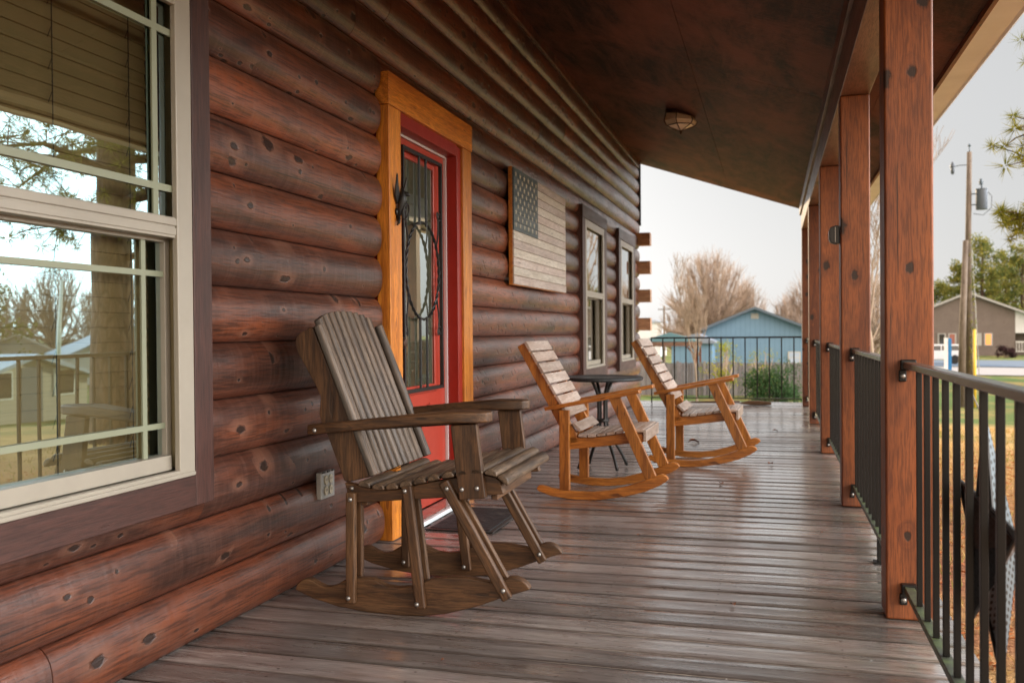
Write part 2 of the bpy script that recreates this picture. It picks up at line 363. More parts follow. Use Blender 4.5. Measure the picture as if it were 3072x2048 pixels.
def glass(name, refl=.30, tint=(.80,.82,.74), gl=(.60,.86,.92)):
    t = NT(name)
    ge = t.n('ShaderNodeNewGeometry')
    dt = t.n('ShaderNodeVectorMath', operation='DOT_PRODUCT', inp={0: ge.outputs['Incoming'], 1: ge.outputs['Normal']}).outputs['Value']
    fr = t.math('POWER', t.math('SUBTRACT', 1., t.math('ABSOLUTE', dt), True), 4.)
    fac = t.math('ADD', t.math('MULTIPLY', fr, 1-refl), refl, True)
    wv = t.noise(t.n('ShaderNodeTexCoord').outputs['Object'], 1.6, 2.)
    g = t.n('ShaderNodeBsdfGlossy', inp={'Color': (*gl, 1), 'Roughness': .004, 'Normal': t.bump(wv, .04, .02)}).outputs[0]
    tr = t.n('ShaderNodeBsdfTransparent', inp={'Color': (*tint, 1)}).outputs[0]
    return t.done(t.n('ShaderNodeMixShader', inp={0: fac, 1: tr, 2: g}).outputs[0])
M['glass'] = glass('window_glass', .42)
M['far_glass'] = glass('grazing_window_glass', .55, gl=(.95,.97,.97))
M['door_glass'] = glass('door_glass', .42, gl=(.85,.93,.93))
def blindmat():
    t = NT('tan_blind_slat'); oc = t.n('ShaderNodeTexCoord').outputs['Object']
    n = t.noise(t.mapping(oc, (2, 2, 20)), 1., 3.)
    col = t.mix(n, (.36,.25,.11), (.42,.30,.15))
    return t.done(t.bsdf(col, .5))
M['blind'] = blindmat()
def matmat():
    t = NT('black_door_mat_fibre'); oc = t.n('ShaderNodeTexCoord').outputs['Object']
    n = t.noise(oc, 60., 5., .8); m2 = t.noise(oc, 14., 4., .7)
    w = t.n('ShaderNodeTexVoronoi', inp={'Vector': oc, 'Scale': 22.}).outputs['Distance']
    col = t.mix(t.ramp(n, [(.45, 0.), (.7, 1.)]), (.008,.010,.012), (.035,.037,.04))
    col = t.mix(t.math('MULTIPLY', t.ramp(m2, [(.58, 0.), (.66, 1.)]), .5), col, (.11,.095,.08))
    return t.done(t.bsdf(col, .7, t.bump(t.math('ADD', n, w), .8, .006)))
M['mat'] = matmat()
M['rubber'] = plain('black_rubber_edge', (.03,.03,.03), .35, var=.2, scale=20)

# outdoor materials
def foliage(name, c1, c2, c3=None, trans=.35):
    t = NT(name); oc = t.n('ShaderNodeTexCoord').outputs['Object']; tone = t.attr('tone').outputs['Fac']
    n = t.noise(oc, .9, 3., .6)
    col = t.mix(tone, c1, c2)
    if c3: col = t.mix(t.math('MULTIPLY', t.ramp(n, [(.45, 0.), (.62, 1.)]), .7), col, c3)
    d = t.n('ShaderNodeBsdfDiffuse', inp={'Color': col}).outputs[0]
    tr = t.n('ShaderNodeBsdfTranslucent', inp={'Color': col}).outputs[0]
    return t.done(t.n('ShaderNodeMixShader', inp={0: trans, 1: d, 2: tr}).outputs[0])
M['pine_needles'] = foliage('pine_needles', (.05,.08,.015), (.42,.38,.05), (.18,.20,.04))
M['far_pine'] = foliage('far_pine_foliage', (.07,.11,.04), (.42,.36,.08), (.12,.18,.07))
M['shrub'] = foliage('evergreen_shrub_leaf', (.030,.075,.030), (.085,.14,.055), (.05,.10,.05))
M['yellow_leaf'] = foliage('yellow_green_leaf', (.22,.26,.03), (.42,.38,.05), (.16,.22,.04), .45)
M['dark_bush'] = foliage('dark_bush_leaf', (.05,.025,.03), (.09,.05,.05), (.04,.03,.03))
M['twig'] = plain('pinkish_bare_twig', (.40,.30,.23), .8, var=.25, scale=2, tonev=.8)
M['twig_grey'] = plain('grey_bare_twig', (.33,.25,.19), .8, var=.25, scale=2, tonev=.5)
def barkmat(name, a, b):
    t = NT(name); g = t.attr('gc').outputs['Vector']
    v = t.n('ShaderNodeTexVoronoi', feature='DISTANCE_TO_EDGE', inp={'Vector': t.mapping(g, (3, 9, 9)), 'Scale': 1.}).outputs['Distance']
    n = t.noise(t.mapping(g, (4, 12, 12)), 1., 5., .7)
    col = t.mix(t.ramp(n, [(.35, 0.), (.7, 1.)]), a, b)
    col = t.mix(t.ramp(v, [(.02, .9), (.12, 0.)]), col, (.03,.018,.012))
    return t.done(t.bsdf(col, .85, t.bump(t.math('ADD', v, n), 1., .04)))
M['bark'] = barkmat('pine_bark', (.07,.040,.027), (.19,.105,.065))
M['pole'] = wood('weathered_pole', (.085,.06,.045), (.19,.145,.11), (.30,.24,.19), rough=.75, kamt=.2, ka=.6, kx=14., bump=.5)
M['grass'] = None
def groundmat():
    t = NT('winter_lawn'); oc = t.n('ShaderNodeTexCoord').outputs['Object']
    sx = t.n('ShaderNodeSeparateXYZ', inp={'Vector': oc})
    n1 = t.noise(oc, .35, 5., .6, .3); n2 = t.noise(oc, 3.5, 5., .7); n3 = t.noise(oc, 30., 4., .7)
    dead = t.mix(t.ramp(n2, [(.35, 0.), (.65, 1.)]), (.42,.25,.09), (.66,.42,.17))
    green = t.mix(n2, (.055,.11,.025), (.13,.20,.05))
    litter = t.mix(t.ramp(n3, [(.4, 0.), (.65, 1.)]), (.26,.10,.05), (.52,.24,.12))
    r = t.n('ShaderNodeVectorMath', operation='LENGTH', inp={0: oc}).outputs['Value']
    far = t.n('ShaderNodeMapRange', inp={'Value': r, 'From Min': 19., 'From Max': 27., 'To Min': 0., 'To Max': 1.}).outputs[0]
    near = t.n('ShaderNodeMapRange', inp={'Value': r, 'From Min': 7., 'From Max': 13., 'To Min': 1., 'To Max': 0.}).outputs[0]
    gm = t.math('MAXIMUM', t.math('MULTIPLY', far, t.ramp(n1, [(.30, .35), (.55, 1.)])), t.math('MULTIPLY', t.ramp(n1, [(.52, 0.), (.66, 1.)]), .55))
    col = t.mix(gm, dead, green)
    lm = t.math('MULTIPLY', near, t.ramp(t.noise(oc, .9, 4., .6), [(.32, 0.), (.55, 1.)]))
    col = t.mix(lm, col, litter)
    col = t.mix(t.math('MULTIPLY', t.ramp(n3, [(.3, 1.), (.5, 0.)]), .5), col, (.05,.03,.018))
    return t.done(t.bsdf(col, .9, t.bump(t.math('ADD', n2, n3), .8, .05), spec=.2))
M['grass'] = groundmat()
M['blade'] = foliage('dry_grass_blade', (.42,.27,.10), (.62,.43,.18), (.20,.23,.06), .3)
M['litter'] = foliage('fallen_leaf', (.30,.10,.04), (.58,.25,.10), (.42,.15,.06), .15)
M['asphalt'] = plain('asphalt', (.16,.165,.185), .8, var=.15, scale=1.5, bump=.1)
M['curb_blue'] = plain('shaded_blue_drive', (.10,.15,.22), .8, var=.1, scale=1)
M['concrete'] = plain('concrete', (.34,.33,.34), .8, var=.1, scale=1.5)
def siding(name, c, vertical=True, pitch=.3, lo=.75):
    t = NT(name); oc = t.n('ShaderNodeTexCoord').outputs['Object']; s3 = t.n('ShaderNodeSeparateXYZ', inp={'Vector': oc})
    co = t.math('ADD', s3.outputs['X'], s3.outputs['Y']) if vertical else s3.outputs['Z']
    f = t.math('FRACT', t.math('DIVIDE', co, pitch)); ln = t.math('LESS_THAN', f, .07)
    n = t.noise(oc, 1.2, 4., .6)
    v = t.math('ADD', t.math('MULTIPLY', n, .3), .85)
    col = t.mix(1., c, t.n('ShaderNodeCombineColor', inp={0: v, 1: v, 2: v}).outputs[0], 'MULTIPLY')
    col = t.mix(t.math('MULTIPLY', ln, .45), col, tuple(x*.3 for x in c))
    return t.done(t.bsdf(col, .7))
M['blue_wall'] = siding('blue_panel_siding', (.14,.25,.37))
M['white_wall'] = siding('white_lap_siding', (.72,.74,.78), False, .15)
M['tan_wall'] = siding('beige_lap_siding', (.52,.47,.40), False, .18)
M['blue_roof'] = plain('slate_shingle_roof', (.20,.24,.31), .7, var=.15, scale=3)
M['grey_roof'] = plain('pale_blue_grey_roof', (.38,.46,.60), .6, var=.1, scale=2)
M['slate'] = plain('dark_slate_trim', (.085,.12,.16), .6, var=.1)
M['green_canvas'] = plain('green_canvas', (.055,.12,.125), .7, var=.1, scale=1)
M['fence'] = wood('weathered_fence_board', (.12,.11,.12), (.235,.215,.23), (.28,.26,.27), rough=.8, kamt=.2, tonev=.6, bump=.3)
def brick():
    t = NT('brown_brick'); oc = t.n('ShaderNodeTexCoord').outputs['Object']
    mp = t.n('ShaderNodeMapping', inp={'Vector': oc, 'Rotation': (rad(90), 0, 0)}).outputs[0]
    b = t.n('ShaderNodeTexBrick', inp={'Vector': mp, 'Color1': (.15,.115,.105,1), 'Color2': (.19,.15,.135,1), 'Mortar': (.22,.20,.19,1), 'Scale': 4., 'Mortar Size': .02}).outputs['Color']
    n = t.noise(oc, .7, 4., .6)
    v = t.math('ADD', t.math('MULTIPLY', n, .4), .8)
    return t.done(t.bsdf(t.mix(1., b, t.n('ShaderNodeCombineColor', inp={0: v, 1: v, 2: v}).outputs[0], 'MULTIPLY'), .85))
M['brick'] = brick()
M['white_paint'] = plain('white_paint', (.78,.78,.78), .35, var=.05)
M['car_paint'] = plain('white_car_paint', (.75,.77,.80), .2, var=.03, coat=.6)
M['car_glass'] = plain('dark_car_glass', (.02,.025,.03), .05, var=.05, spec=.8)
M['tyre'] = plain('black_tyre', (.02,.02,.02), .8)
M['yellow'] = plain('yellow_guy_guard', (.75,.52,.06), .45, var=.08)
M['blue_sign'] = plain('bright_blue_paint', (.01,.17,.42), .4, var=.05)
M['transformer'] = plain('grey_transformer', (.09,.11,.145), .45, .2, var=.08)
M['pale_trim'] = plain('pale_grey_trim', (.42,.42,.42), .6)
M['red_glow_pane'] = plain('dull_red_glow', (.34,.12,.09), .4)  # red glow of a far window put into the pane colour
M['tail'] = plain('red_tail_lamp', (.5,.02,.02), .3)
M['orange_pane'] = None
def pane_or():
    t = NT('sunset_glow_pane'); oc = t.n('ShaderNodeTexCoord').outputs['Object']
    b = t.bsdf((.75,.30,.10), .2)
    e = t.n('ShaderNodeEmission', inp={'Color': (1.,.36,.09,1), 'Strength': .75}).outputs[0]  # emission stands in for the sunset reflected in this pane
    return t.done(t.n('ShaderNodeAddShader', inp={0: b, 1: e}).outputs[0])
M['orange_pane'] = pane_or()
M['flag_red'] = wood('faded_rose_board', (.46,.36,.31), (.62,.52,.46), (.70,.64,.58), rough=.5, kamt=.4, kx=40., tonev=.25, ksize=.1)
M['flag_cream'] = wood('faded_cream_board', (.54,.47,.38), (.68,.62,.53), (.75,.70,.63), rough=.5, kamt=.4, kx=40., tonev=.2, ksize=.1)
M['flag_blue'] = wood('faded_blue_green_board', (.028,.050,.058), (.075,.105,.11), (.14,.15,.13), rough=.45, kamt=.2, kx=40., tonev=.3)
M['flag_star'] = plain('worn_cream_star_paint', (.52,.46,.34), .6, var=.3, scale=30)
def starmat(c):
    t = NT('perforated_star_metal'); g = t.attr('gc').outputs['Vector']
    vo = t.n('ShaderNodeTexVoronoi', voronoi_dimensions='2D', inp={'Vector': t.mapping(g, (62, 62, 62)), 'Scale': 1., 'Randomness': .0}).outputs['Distance']
    hole = t.ramp(vo, [(.26, 1.), (.33, 0.)])
    return t.done(t.bsdf(t.mix(hole, c, (.006,.007,.008)), .35, None, .4, .5))
M['star'] = starmat((.13,.165,.19)); M['star_shaded'] = starmat((.016,.017,.018))  # lit and shaded copies of the same metal, picked per facet
M['leaf_brown'] = plain('curled_brown_leaf', (.20,.075,.035), .6, var=.3, scale=30)

# ------------------------------------------------------------------ camera, light, sky
F = 2741.7084; YAW = .27787409; PITCH = .01034277; ROLL = -.00838443; CH = .97958
fw = Vector((-math.sin(YAW)*math.cos(PITCH), math.cos(YAW)*math.cos(PITCH), -math.sin(PITCH)))
rt = Vector((math.cos(YAW), math.sin(YAW), 0)); up = rt.cross(fw)
rt2 = math.cos(ROLL)*rt+math.sin(ROLL)*up; up2 = -math.sin(ROLL)*rt+math.cos(ROLL)*up
cam = bpy.data.cameras.new('camera'); cam.sensor_width = 36; cam.lens = 36*F/3072; cam.clip_end = 2000; cam.clip_start = .05
co = bpy.data.objects.new('camera', cam); C.objects.link(co)
mw = Matrix((( rt2.x, up2.x, -fw.x, 0), (rt2.y, up2.y, -fw.y, 0), (rt2.z, up2.z, -fw.z, CH), (0,0,0,1)))
co.matrix_world = mw; bpy.context.scene.camera = co
cam.dof.use_dof = True; cam.dof.focus_distance = 3.5; cam.dof.aperture_fstop = 4.0
def AE(az, el, d):   # direction seen from the eye -> a place at distance d
    return Vector((d*math.sin(rad(az)), d*math.cos(rad(az)), CH+d*math.tan(rad(el))))

SUN_AZ = -34.; SUN_EL = 15.; SKY = .39; SKYB = 12.5
sun = bpy.data.lights.new('sun', 'SUN'); sun.energy = 5.; sun.angle = rad(.6); sun.color = (1., .74, .46)
so = bpy.data.objects.new('sun', sun); C.objects.link(so)
sd = Vector((math.sin(rad(SUN_AZ))*math.cos(rad(SUN_EL)), math.cos(rad(SUN_AZ))*math.cos(rad(SUN_EL)), math.sin(rad(SUN_EL))))
so.rotation_euler = sd.to_track_quat('Z', 'Y').to_euler()
w = bpy.data.worlds.new('World'); bpy.context.scene.world = w; w.use_nodes = True
nt = w.node_tree; nt.nodes.clear()
sky = nt.nodes.new('ShaderNodeTexSky'); sky.sky_type = 'NISHITA'; sky.sun_disc = False; sky.sun_elevation = rad(SUN_EL); sky.sun_rotation = rad(SUN_AZ); sky.air_density = 1.; sky.dust_density = 2.2; sky.ozone_density = 1.5
hs = nt.nodes.new('ShaderNodeHueSaturation'); hs.inputs['Saturation'].default_value = .2
bg = nt.nodes.new('ShaderNodeBackground'); bg.inputs['Strength'].default_value = .15
ow = nt.nodes.new('ShaderNodeOutputWorld')
ga = nt.nodes.new('ShaderNodeGamma'); ga.inputs['Gamma'].default_value = .35
tc_ = nt.nodes.new('ShaderNodeTexCoord')
dp = nt.nodes.new('ShaderNodeVectorMath'); dp.operation = 'DOT_PRODUCT'; dp.inputs[1].default_value = Vector((.93, .16, .25)).normalized()
mr = nt.nodes.new('ShaderNodeMapRange'); mr.interpolation_type = 'SMOOTHSTEP'
for k_, v_ in (('From Min', .45), ('From Max', .97), ('To Min', SKY), ('To Max', SKY*SKYB)): mr.inputs[k_].default_value = v_  # added fill: sky to the right made many times brighter for the porch
nt.links.new(tc_.outputs['Generated'], dp.inputs[0]); nt.links.new(dp.outputs['Value'], mr.inputs['Value']); nt.links.new(mr.outputs[0], bg.inputs['Strength'])
nt.links.new(sky.outputs[0], hs.inputs['Color']); nt.links.new(hs.outputs[0], ga.inputs['Color']); nt.links.new(ga.outputs[0], bg.inputs['Color']); 
dp2 = nt.nodes.new('ShaderNodeVectorMath'); dp2.operation = 'DOT_PRODUCT'; dp2.inputs[1].default_value = Vector((.50, -.85, .18)).normalized()
mr2 = nt.nodes.new('ShaderNodeMapRange'); mr2.interpolation_type = 'SMOOTHSTEP'
for k_, v_ in (('From Min', .1), ('From Max', .95), ('To Min', 0.), ('To Max', 2.8)): mr2.inputs[k_].default_value = v_
bg2 = nt.nodes.new('ShaderNodeBackground'); bg2.inputs['Color'].default_value = (1., .76, .55, 1)  # second added fill: warm glow in the sky behind the camera
add_ = nt.nodes.new('ShaderNodeAddShader')
nt.links.new(tc_.outputs['Generated'], dp2.inputs[0]); nt.links.new(dp2.outputs['Value'], mr2.inputs['Value']); nt.links.new(mr2.outputs[0], bg2.inputs['Strength'])
nt.links.new(bg.outputs[0], add_.inputs[0]); nt.links.new(bg2.outputs[0], add_.inputs[1]); nt.links.new(add_.outputs[0], ow.inputs['Surface'])
sc = bpy.context.scene
sc.view_settings.view_transform = 'Standard'; sc.view_settings.look = 'None'; sc.view_settings.exposure = 0; sc.view_settings.gamma = 1
sc.cycles.use_denoising = True; sc.cycles.max_bounces = 10; sc.cycles.diffuse_bounces = 6; sc.cycles.glossy_bounces = 4; sc.cycles.transparent_max_bounces = 12; sc.cycles.sample_clamp_indirect = 6.
sc.cycles.caustics_reflective = False; sc.cycles.caustics_refractive = False

# ------------------------------------------------------------------ the log cabin
cabin = thing('log_cabin', 'reddish brown log cabin with a covered porch, timber posts and a red door', 'cabin', (-1.8, 5., 0))
L_ = W2L(cabin)
LJ = -1.79; BUL = .044; PIT = .19; ZB = .002; YN = -2.2; YF = 12.55; ZTOP = 3.36
WINS = [(1.0, 2.44, .552, 2.04, .095, .10), (8.60, 9.62, .62, 2.06, .14, .11), (10.72, 11.74, .62, 2.06, .14, .11)]
OPEN = [(w[0]-w[4]+.004, w[1]+w[4]-.004, w[2]-w[5]+.004, w[3]+w[5]-.004) for w in WINS]+[(3.932, 5.196, -1, 2.2)]
def log_profile(n=14):
    pts = []
    for i in range(n+1):
        t = .5-.5*math.cos(PI*i/n); u = abs(2*t-1)
        pts.append((LJ+BUL*(max(0., 1-u**2.6))**.72, t*PIT))
    return pts
mb = MB(); k = 0; prof = log_profile()
while ZB+k*PIT < ZTOP-.02:
    z0 = ZB+k*PIT; z1 = z0+PIT; cuts = [(YN, YF)]
    spans = []
    for (a, b, c, d) in OPEN:
        if d > z0+.01 and c < z1-.01: spans.append((a, b, max(c, z0), min(d, z1)))
    spans.sort()
    # free runs along Y; runs partly cut by an opening keep the strip above or below it
    edges = [YN]+[e for s_ in spans for e in (s_[0], s_[1])]+[YF]
    runs = [(edges[i], edges[i+1], z0, z1) for i in range(0, len(edges), 2)]
    for s_ in spans:
        if s_[2] > z0+.004: runs.append((s_[0], s_[1], z0, s_[2]))
        if s_[3] < z1-.004: runs.append((s_[0], s_[1], s_[3], z1))
    for (ya, yb, za, zb) in runs:
        js = [ya]
        if yb-ya > 3:
            if k == 0: js += [1.885, 6.1]
            elif k == 3: js += [2.98, 7.4] if ya < 2 else []
            else:
                q = ya+rnd.uniform(1.5, 3.5)
                while q < yb-.8: js.append(q); q += rnd.uniform(2.4, 3.8)
        js = [j for j in js if ya <= j < yb]+[yb]
        for a, b in zip(js, js[1:]):
            a2 = a+(.0018 if a != ya else 0); b2 = b-(.0018 if b != yb else 0)
            ny = max(1, int((b2-a2)/.25)); P = []; G = []; Fc = []
            pr = [(x, z0+dz) for (x, dz) in prof if za-1e-6 <= z0+dz <= zb+1e-6]
            if not pr: continue
            if pr[0][1] > za+.001: pr = [(pr[0][0], za)]+pr
            if pr[-1][1] < zb-.001: pr = pr+[(pr[-1][0], zb)]
            pr = [(LJ-.03, pr[0][1])]+pr+[(LJ-.03, pr[-1][1])]
            m = len(pr); wob = rnd.uniform(-.0015, .0015)
            for i in range(ny+1):
                y = a2+(b2-a2)*i/ny
                for (x, z) in pr:
                    e = noise.noise(Vector((k*3.1, y*1.7, 0)))*.0022
                    P.append((x+(e+wob if x > LJ else 0), y, z)); G.append((y, x*1.0, z))
            for i in range(ny):
                for j in range(m-1): Fc.append((i*m+j, (i+1)*m+j, (i+1)*m+j+1, i*m+j+1))
            Fc.append(tuple(range(m))); Fc.append(tuple(ny*m+j for j in range(m))[::-1])
            mb.piece(P, G, Fc)
    k += 1
o = mb.build('log_wall', M['log'], cabin, smooth=True, angle=35); L_(o)
# sheathing behind the logs (dark, with the openings left free)
mb = MB(); ys = sorted([YN, YF]+[e for q in OPEN for e in q[:2]])
for a, b in zip(ys, ys[1:]):
    q = [q for q in OPEN if q[0] <= (a+b)/2 <= q[1]]
    if not q: mb.box(-1.95, LJ-.03, a, b, -.3, 3.4)
    else:
        if q[0][2] > -.3: mb.box(-1.95, LJ-.03, a, b, -.3, q[0][2])
        mb.box(-1.95, LJ-.03, a, b, q[0][3], 3.4)
L_(mb.build('wall_sheathing', M['dark_room'], cabin))
mb = MB()
mb.box(-9.5, -9.3, YN, YF, -.6, 3.4); mb.box(-9.3, -1.95, YN, YN+.12, -.6, 3.4); mb.box(-9.3, -1.95, YF-.12, YF, -.6, 3.4)
mb.box(-9.3, -1.96, YN+.12, YF-.12, -.12, -.02); mb.box(-9.3, -1.96, YN+.12, YF-.12, 2.6, 2.7)
L_(mb.build('house_shell', M['dark_room'], cabin))
mb = MB(); mb.box(-1.97, -1.93, YN, YF, -.55, -.31)
L_(mb.build('foundation', M['concrete'], cabin))
# logs of the end wall that run past the corner
for i in range(4):
    mb = MB(); z = .985+i*.384
    mb.box(-1.93, -1.585, 12.385, YF-.012, z, z+.170, grain=0)
    L_(mb.build('corner_log', M['corner'], cabin, bevel=.006))
mb = MB(); mb.box(-1.86, -1.728, YF, YF+.02, 2.42, 3.30)
L_(mb.build('corner_trim', M['slate'], cabin))
# roof and ceiling
def cz(x): return 3.30-.34*(x+1.77)
YC0 = -2.4; YC1 = 12.72; XE = .95
mb = MB(); y = YC0
seams = [YC0, -.6, 1.83, 4.27, 6.7, 9.15, 11.6, YC1]
for a, b in zip(seams, seams[1:]):
    for (xa, xb) in ((-1.80, -.56), (-.557, .66), (.663, XE)):
        P = [Vector(p) for p in [(xa, a+.002, cz(xa)), (xb, a+.002, cz(xb)), (xb, b-.002, cz(xb)), (xa, b-.002, cz(xa)), (xa, a+.002, cz(xa)+.02), (xb, a+.002, cz(xb)+.02), (xb, b-.002, cz(xb)+.02), (xa, b-.002, cz(xa)+.02)]]
        mb.hexa(P, 1)
L_(mb.build('porch_ceiling', M['ceiling'], cabin))
mb = MB()
for (xa, xb, sgn) in ((-5.7, XE+.03, 1), ):
    pr = [(xa, cz(xa)+.03), (xb, cz(xb)+.025), (xb, cz(xb)+.10), (xa, cz(xa)+.12)]
    mb.prism(pr, YC0-.05, YC1+.03, 'Y')
    pr = [(-10.8, cz(-5.7)-.34*5.1+.03), (-5.7, cz(-5.7)+.03), (-5.7, cz(-5.7)+.12), (-10.8, cz(-5.7)-.34*5.1+.12)]
    mb.prism(pr, YC0-.05, YC1+.03, 'Y')
L_(mb.build('roof', M['blue_roof'], cabin))
mb = MB()
mb.prism([(-9.4, 3.3), (-1.9, 3.3), (-1.9, 3.36), (-5.7, 4.62), (-9.4, 3.4)], YF-.1, YF, 'Y'); L_(mb.build('gable', M['log'], cabin)); mb = MB(); mb.prism([(-9.4, 3.3), (-1.9, 3.3), (-1.9, 3.36), (-5.7, 4.62), (-9.4, 3.4)], YN, YN+.1, 'Y')
L_(mb.build('gable', M['log'], cabin))
mb = MB()
mb.prism([(XE-.028, 2.368), (XE+.105, 2.374), (XE+.118, 2.366), (XE+.128, 2.372), (XE+.140, 2.49), (XE+.118, 2.49), (XE+.112, 2.392), (XE+.012, 2.388), (XE+.010, 2.47), (XE-.01, 2.47), (XE-.012, 2.388), (XE-.028, 2.386)], YC0, YC1, 'Y')
L_(mb.build('fascia', M['white_alu'], cabin))
mb = MB(); mb.box(XE-.050, XE-.030, YC0, YC1, 2.352, cz(XE-.03)-.003)
L_(mb.build('soffit_trim', M['post'], cabin))
mb = MB(); mb.prism([(-1.79, 3.20), (-1.745, 3.20), (-1.738, 3.215), (-1.738, cz(-1.738)-.003), (-1.79, cz(-1.79)-.004)], YN, YF-.002, 'Y')
L_(mb.build('ceiling_moulding', M['log'], cabin))
PX0, PX1 = .362, .517; BZ = 2.262
mb = MB(); mb.box(PX0, PX1, YC0+.1, 12.42, BZ, cz(PX1)-.003, grain=1)
L_(mb.build('beam', M['beam'], cabin, bevel=.004))
mb = MB(); mb.box(PX0-.022, PX0-.001, YC0+.1, 12.42, 2.455, cz(PX0)-.004, grain=1)
L_(mb.build('beam_trim', M['beam'], cabin, bevel=.003))
POSTS = [1.10, 3.30, 5.34, 7.60, 9.95, 12.24]
for y in POSTS:
    mb = MB(); n = 8
    mb.box(PX0+.001, PX1-.001, y, y+.142, 0.002, BZ-.001, grain=2)
    o = mb.build('post', M['post'], cabin, bevel=.009, segs=3); L_(o)
# windows ---------------------------------------------------------
def sheet(m, x, ya, yb, za, zb):
    P = [(x, ya, za), (x, yb, za), (x, yb, zb), (x, ya, zb)]; m.piece(P, P, [(0, 1, 2, 3)])
def make_window(y0, y1, z0, z1, cw, ch, dark=True, head=.11):
    xo = -1.715; t = .075; ya, yb = y0+t, y1-t; e_ = .088
    fr = MB()
    for (a, b, c, d) in ((y0, ya, z0, z1), (yb, y1, z0, z1), (ya, yb, z0, z0+.020), (ya, yb, z1-t, z1)):
        fr.box(-1.735, xo, a, b, c, d)
    for (a, b, c, d) in ((ya-e_-.02, ya-e_, z0, z1), (yb+e_, yb+e_+.02, z0, z1), (ya-e_, yb+e_, z0-.012, z0+.014), (ya-e_, yb+e_, z1-.03, z1)):
        fr.box(-1.82, -1.7355, a, b, c, d)
    fr.box(-1.745, xo+.006, y0+.02, y1-.004, z0-.004, z0+.010)
    win = fr.build('window', M['vinyl'], cabin, bevel=.004); L_(win)
    # casing
    cs = MB(); ox = -1.713; ix = -1.7352
    cs.box(ix, ox, y1+.001, y1+cw, z0-ch, z1+.001); cs.box(ix, ox, y0-cw, y0-.001, z0-ch, z1+.001)
    cs.box(ix, ox+.003, y0-cw-.005, y1+cw+.005, z1+.002, z1+head)
    cs.box(ix, ox, y0-.0005, y1+.0005, z0-ch, z0-.005)
    cs.box(LJ-.02, ix-.0005, y1+.04, y1+cw, z0-ch, z1+head); cs.box(LJ-.02, ix-.0005, y0-cw, y0-.04, z0-ch, z1+head); cs.box(LJ-.02, ix-.0005, y0-.04, y1+.04, z0-ch, z0-.013)
    cs.build('casing', M['dark_trim'], win, bevel=.003)
    mid = z0+(z1-z0)*.482
    # upper sash (outer), lower sash (inner)
    us = MB()
    us.box(-1.765, -1.7365, ya-.045, yb+.045, mid, mid+.062); us.box(-1.7364, -1.722, ya+.001, yb-.001, mid, mid+.062)
    us.box(-1.722, -1.716, ya+.001, yb-.001, mid+.036, mid+.058); us.box(-1.722, -1.718, ya+.001, yb-.001, mid+.008, mid+.03)
    us.build('upper_sash', M['vinyl'], win, bevel=.002)
    ls = MB(); lz = z0+.020
    ls.box(-1.80, -1.768, ya-.032, ya-.008, lz, mid+.02); ls.box(-1.80, -1.768, yb+.008, yb+.032, lz, mid+.02); ls.box(-1.80, -1.750, ya-.008, yb+.008, lz, lz+.045); ls.box(-1.80, -1.768, ya-.008, yb+.008, mid-.01, mid+.02)
    ls.build('lower_sash', M['vinyl'], win, bevel=.002)
    for yy_ in (ya-.034, yb+.034):
        tr = MB(); s_ = -1 if yy_ < (ya+yb)/2 else 1
        for q in range(3): tr.box(-1.80-.0004*q, -1.750+.004*q, min(yy_+s_*(.003+q*.018), yy_+s_*(.012+q*.018)), max(yy_+s_*(.003+q*.018), yy_+s_*(.012+q*.018)), lz+.002, mid-.001)
        tr.build('sash_track', M['vinyl_dark'], win)
    g = MB(); sheet(g, -1.745, ya-.045, yb+.045, mid+.062, z1-t+.02)
    g.build('pane', M['glass'] if y0 < 3 else M['far_glass'], win)
    g = MB(); sheet(g, -1.7845, ya-.008, yb+.008, lz+.045, mid-.01)
    g.build('pane', M['glass'] if y0 < 3 else M['far_glass'], win)
    grl = y0 < 3
    gr = MB(); q = .072; hw = .0115
    zt = z1-t+.018; zl = mid+.063; ea, eb = ya-.043, yb+.043
    for yy_ in (ya+q, yb-q): gr.box(-1.7405, -1.7345, yy_-hw, yy_+hw, zl, zt, tone=.5)
    for zz in (1.417, 1.883):
        for (c, d) in ((ea, ya+q-hw), (ya+q+hw, yb-q-hw), (yb-q+hw, eb)): gr.box(-1.7405, -1.7345, c, d, zz-hw*.9, zz+hw*.9)
    if grl: gr.build('grille', M['grille'], win)
    gr = MB(); zt = mid-.01; zl = lz+.045
    q = .083; hw = .0095; ea, eb = ya-.008, yb+.008
    for yy_ in (ya+q, yb-q): gr.box(-1.7785, -1.7725, yy_-hw, yy_+hw, zl, zt)
    for zz in (.706, 1.163):
        for (c, d) in ((ea, ya+q-hw), (ya+q+hw, yb-q-hw), (yb-q+hw, eb)): gr.box(-1.7785, -1.7725, c, d, zz-.0085, zz+.0085)
    if grl: gr.build('grille', M['grille'], win)
    bl = MB(); z = lz
    while z < z1-.03:
        P = [Vector(p) for p in [(-1.848, ya-.03, z), (-1.848, yb+.03, z), (-1.844, yb+.03, z+.001), (-1.844, ya-.03, z+.001), (-1.854, ya-.03, z+.0455), (-1.854, yb+.03, z+.0455), (-1.850, yb+.03, z+.0465), (-1.850, ya-.03, z+.0465)]]
        bl.hexa(P, 0); z += .043
    b = bl.build('blind', M['blind'], win)
    cd = MB(); yc = yb-.13
    for yy_ in ((yb-.06), (yb-.36), ya+.45, ya+.12):
        if yy_ < ya: continue
        cd.tube([(-1.832, yy_, lz), (-1.834, yy_, z1-.1)], .0016, 5)
        z = lz+.03
        while z < z1-.12:
            cd.tube([(-1.832, yy_, z), (-1.829, yy_-.018, z-.035), (-1.829, yy_-.02, z-.04)], .0013, 4); z += .086
    cd.build('blind_cord', M['iron'], win)
    return win
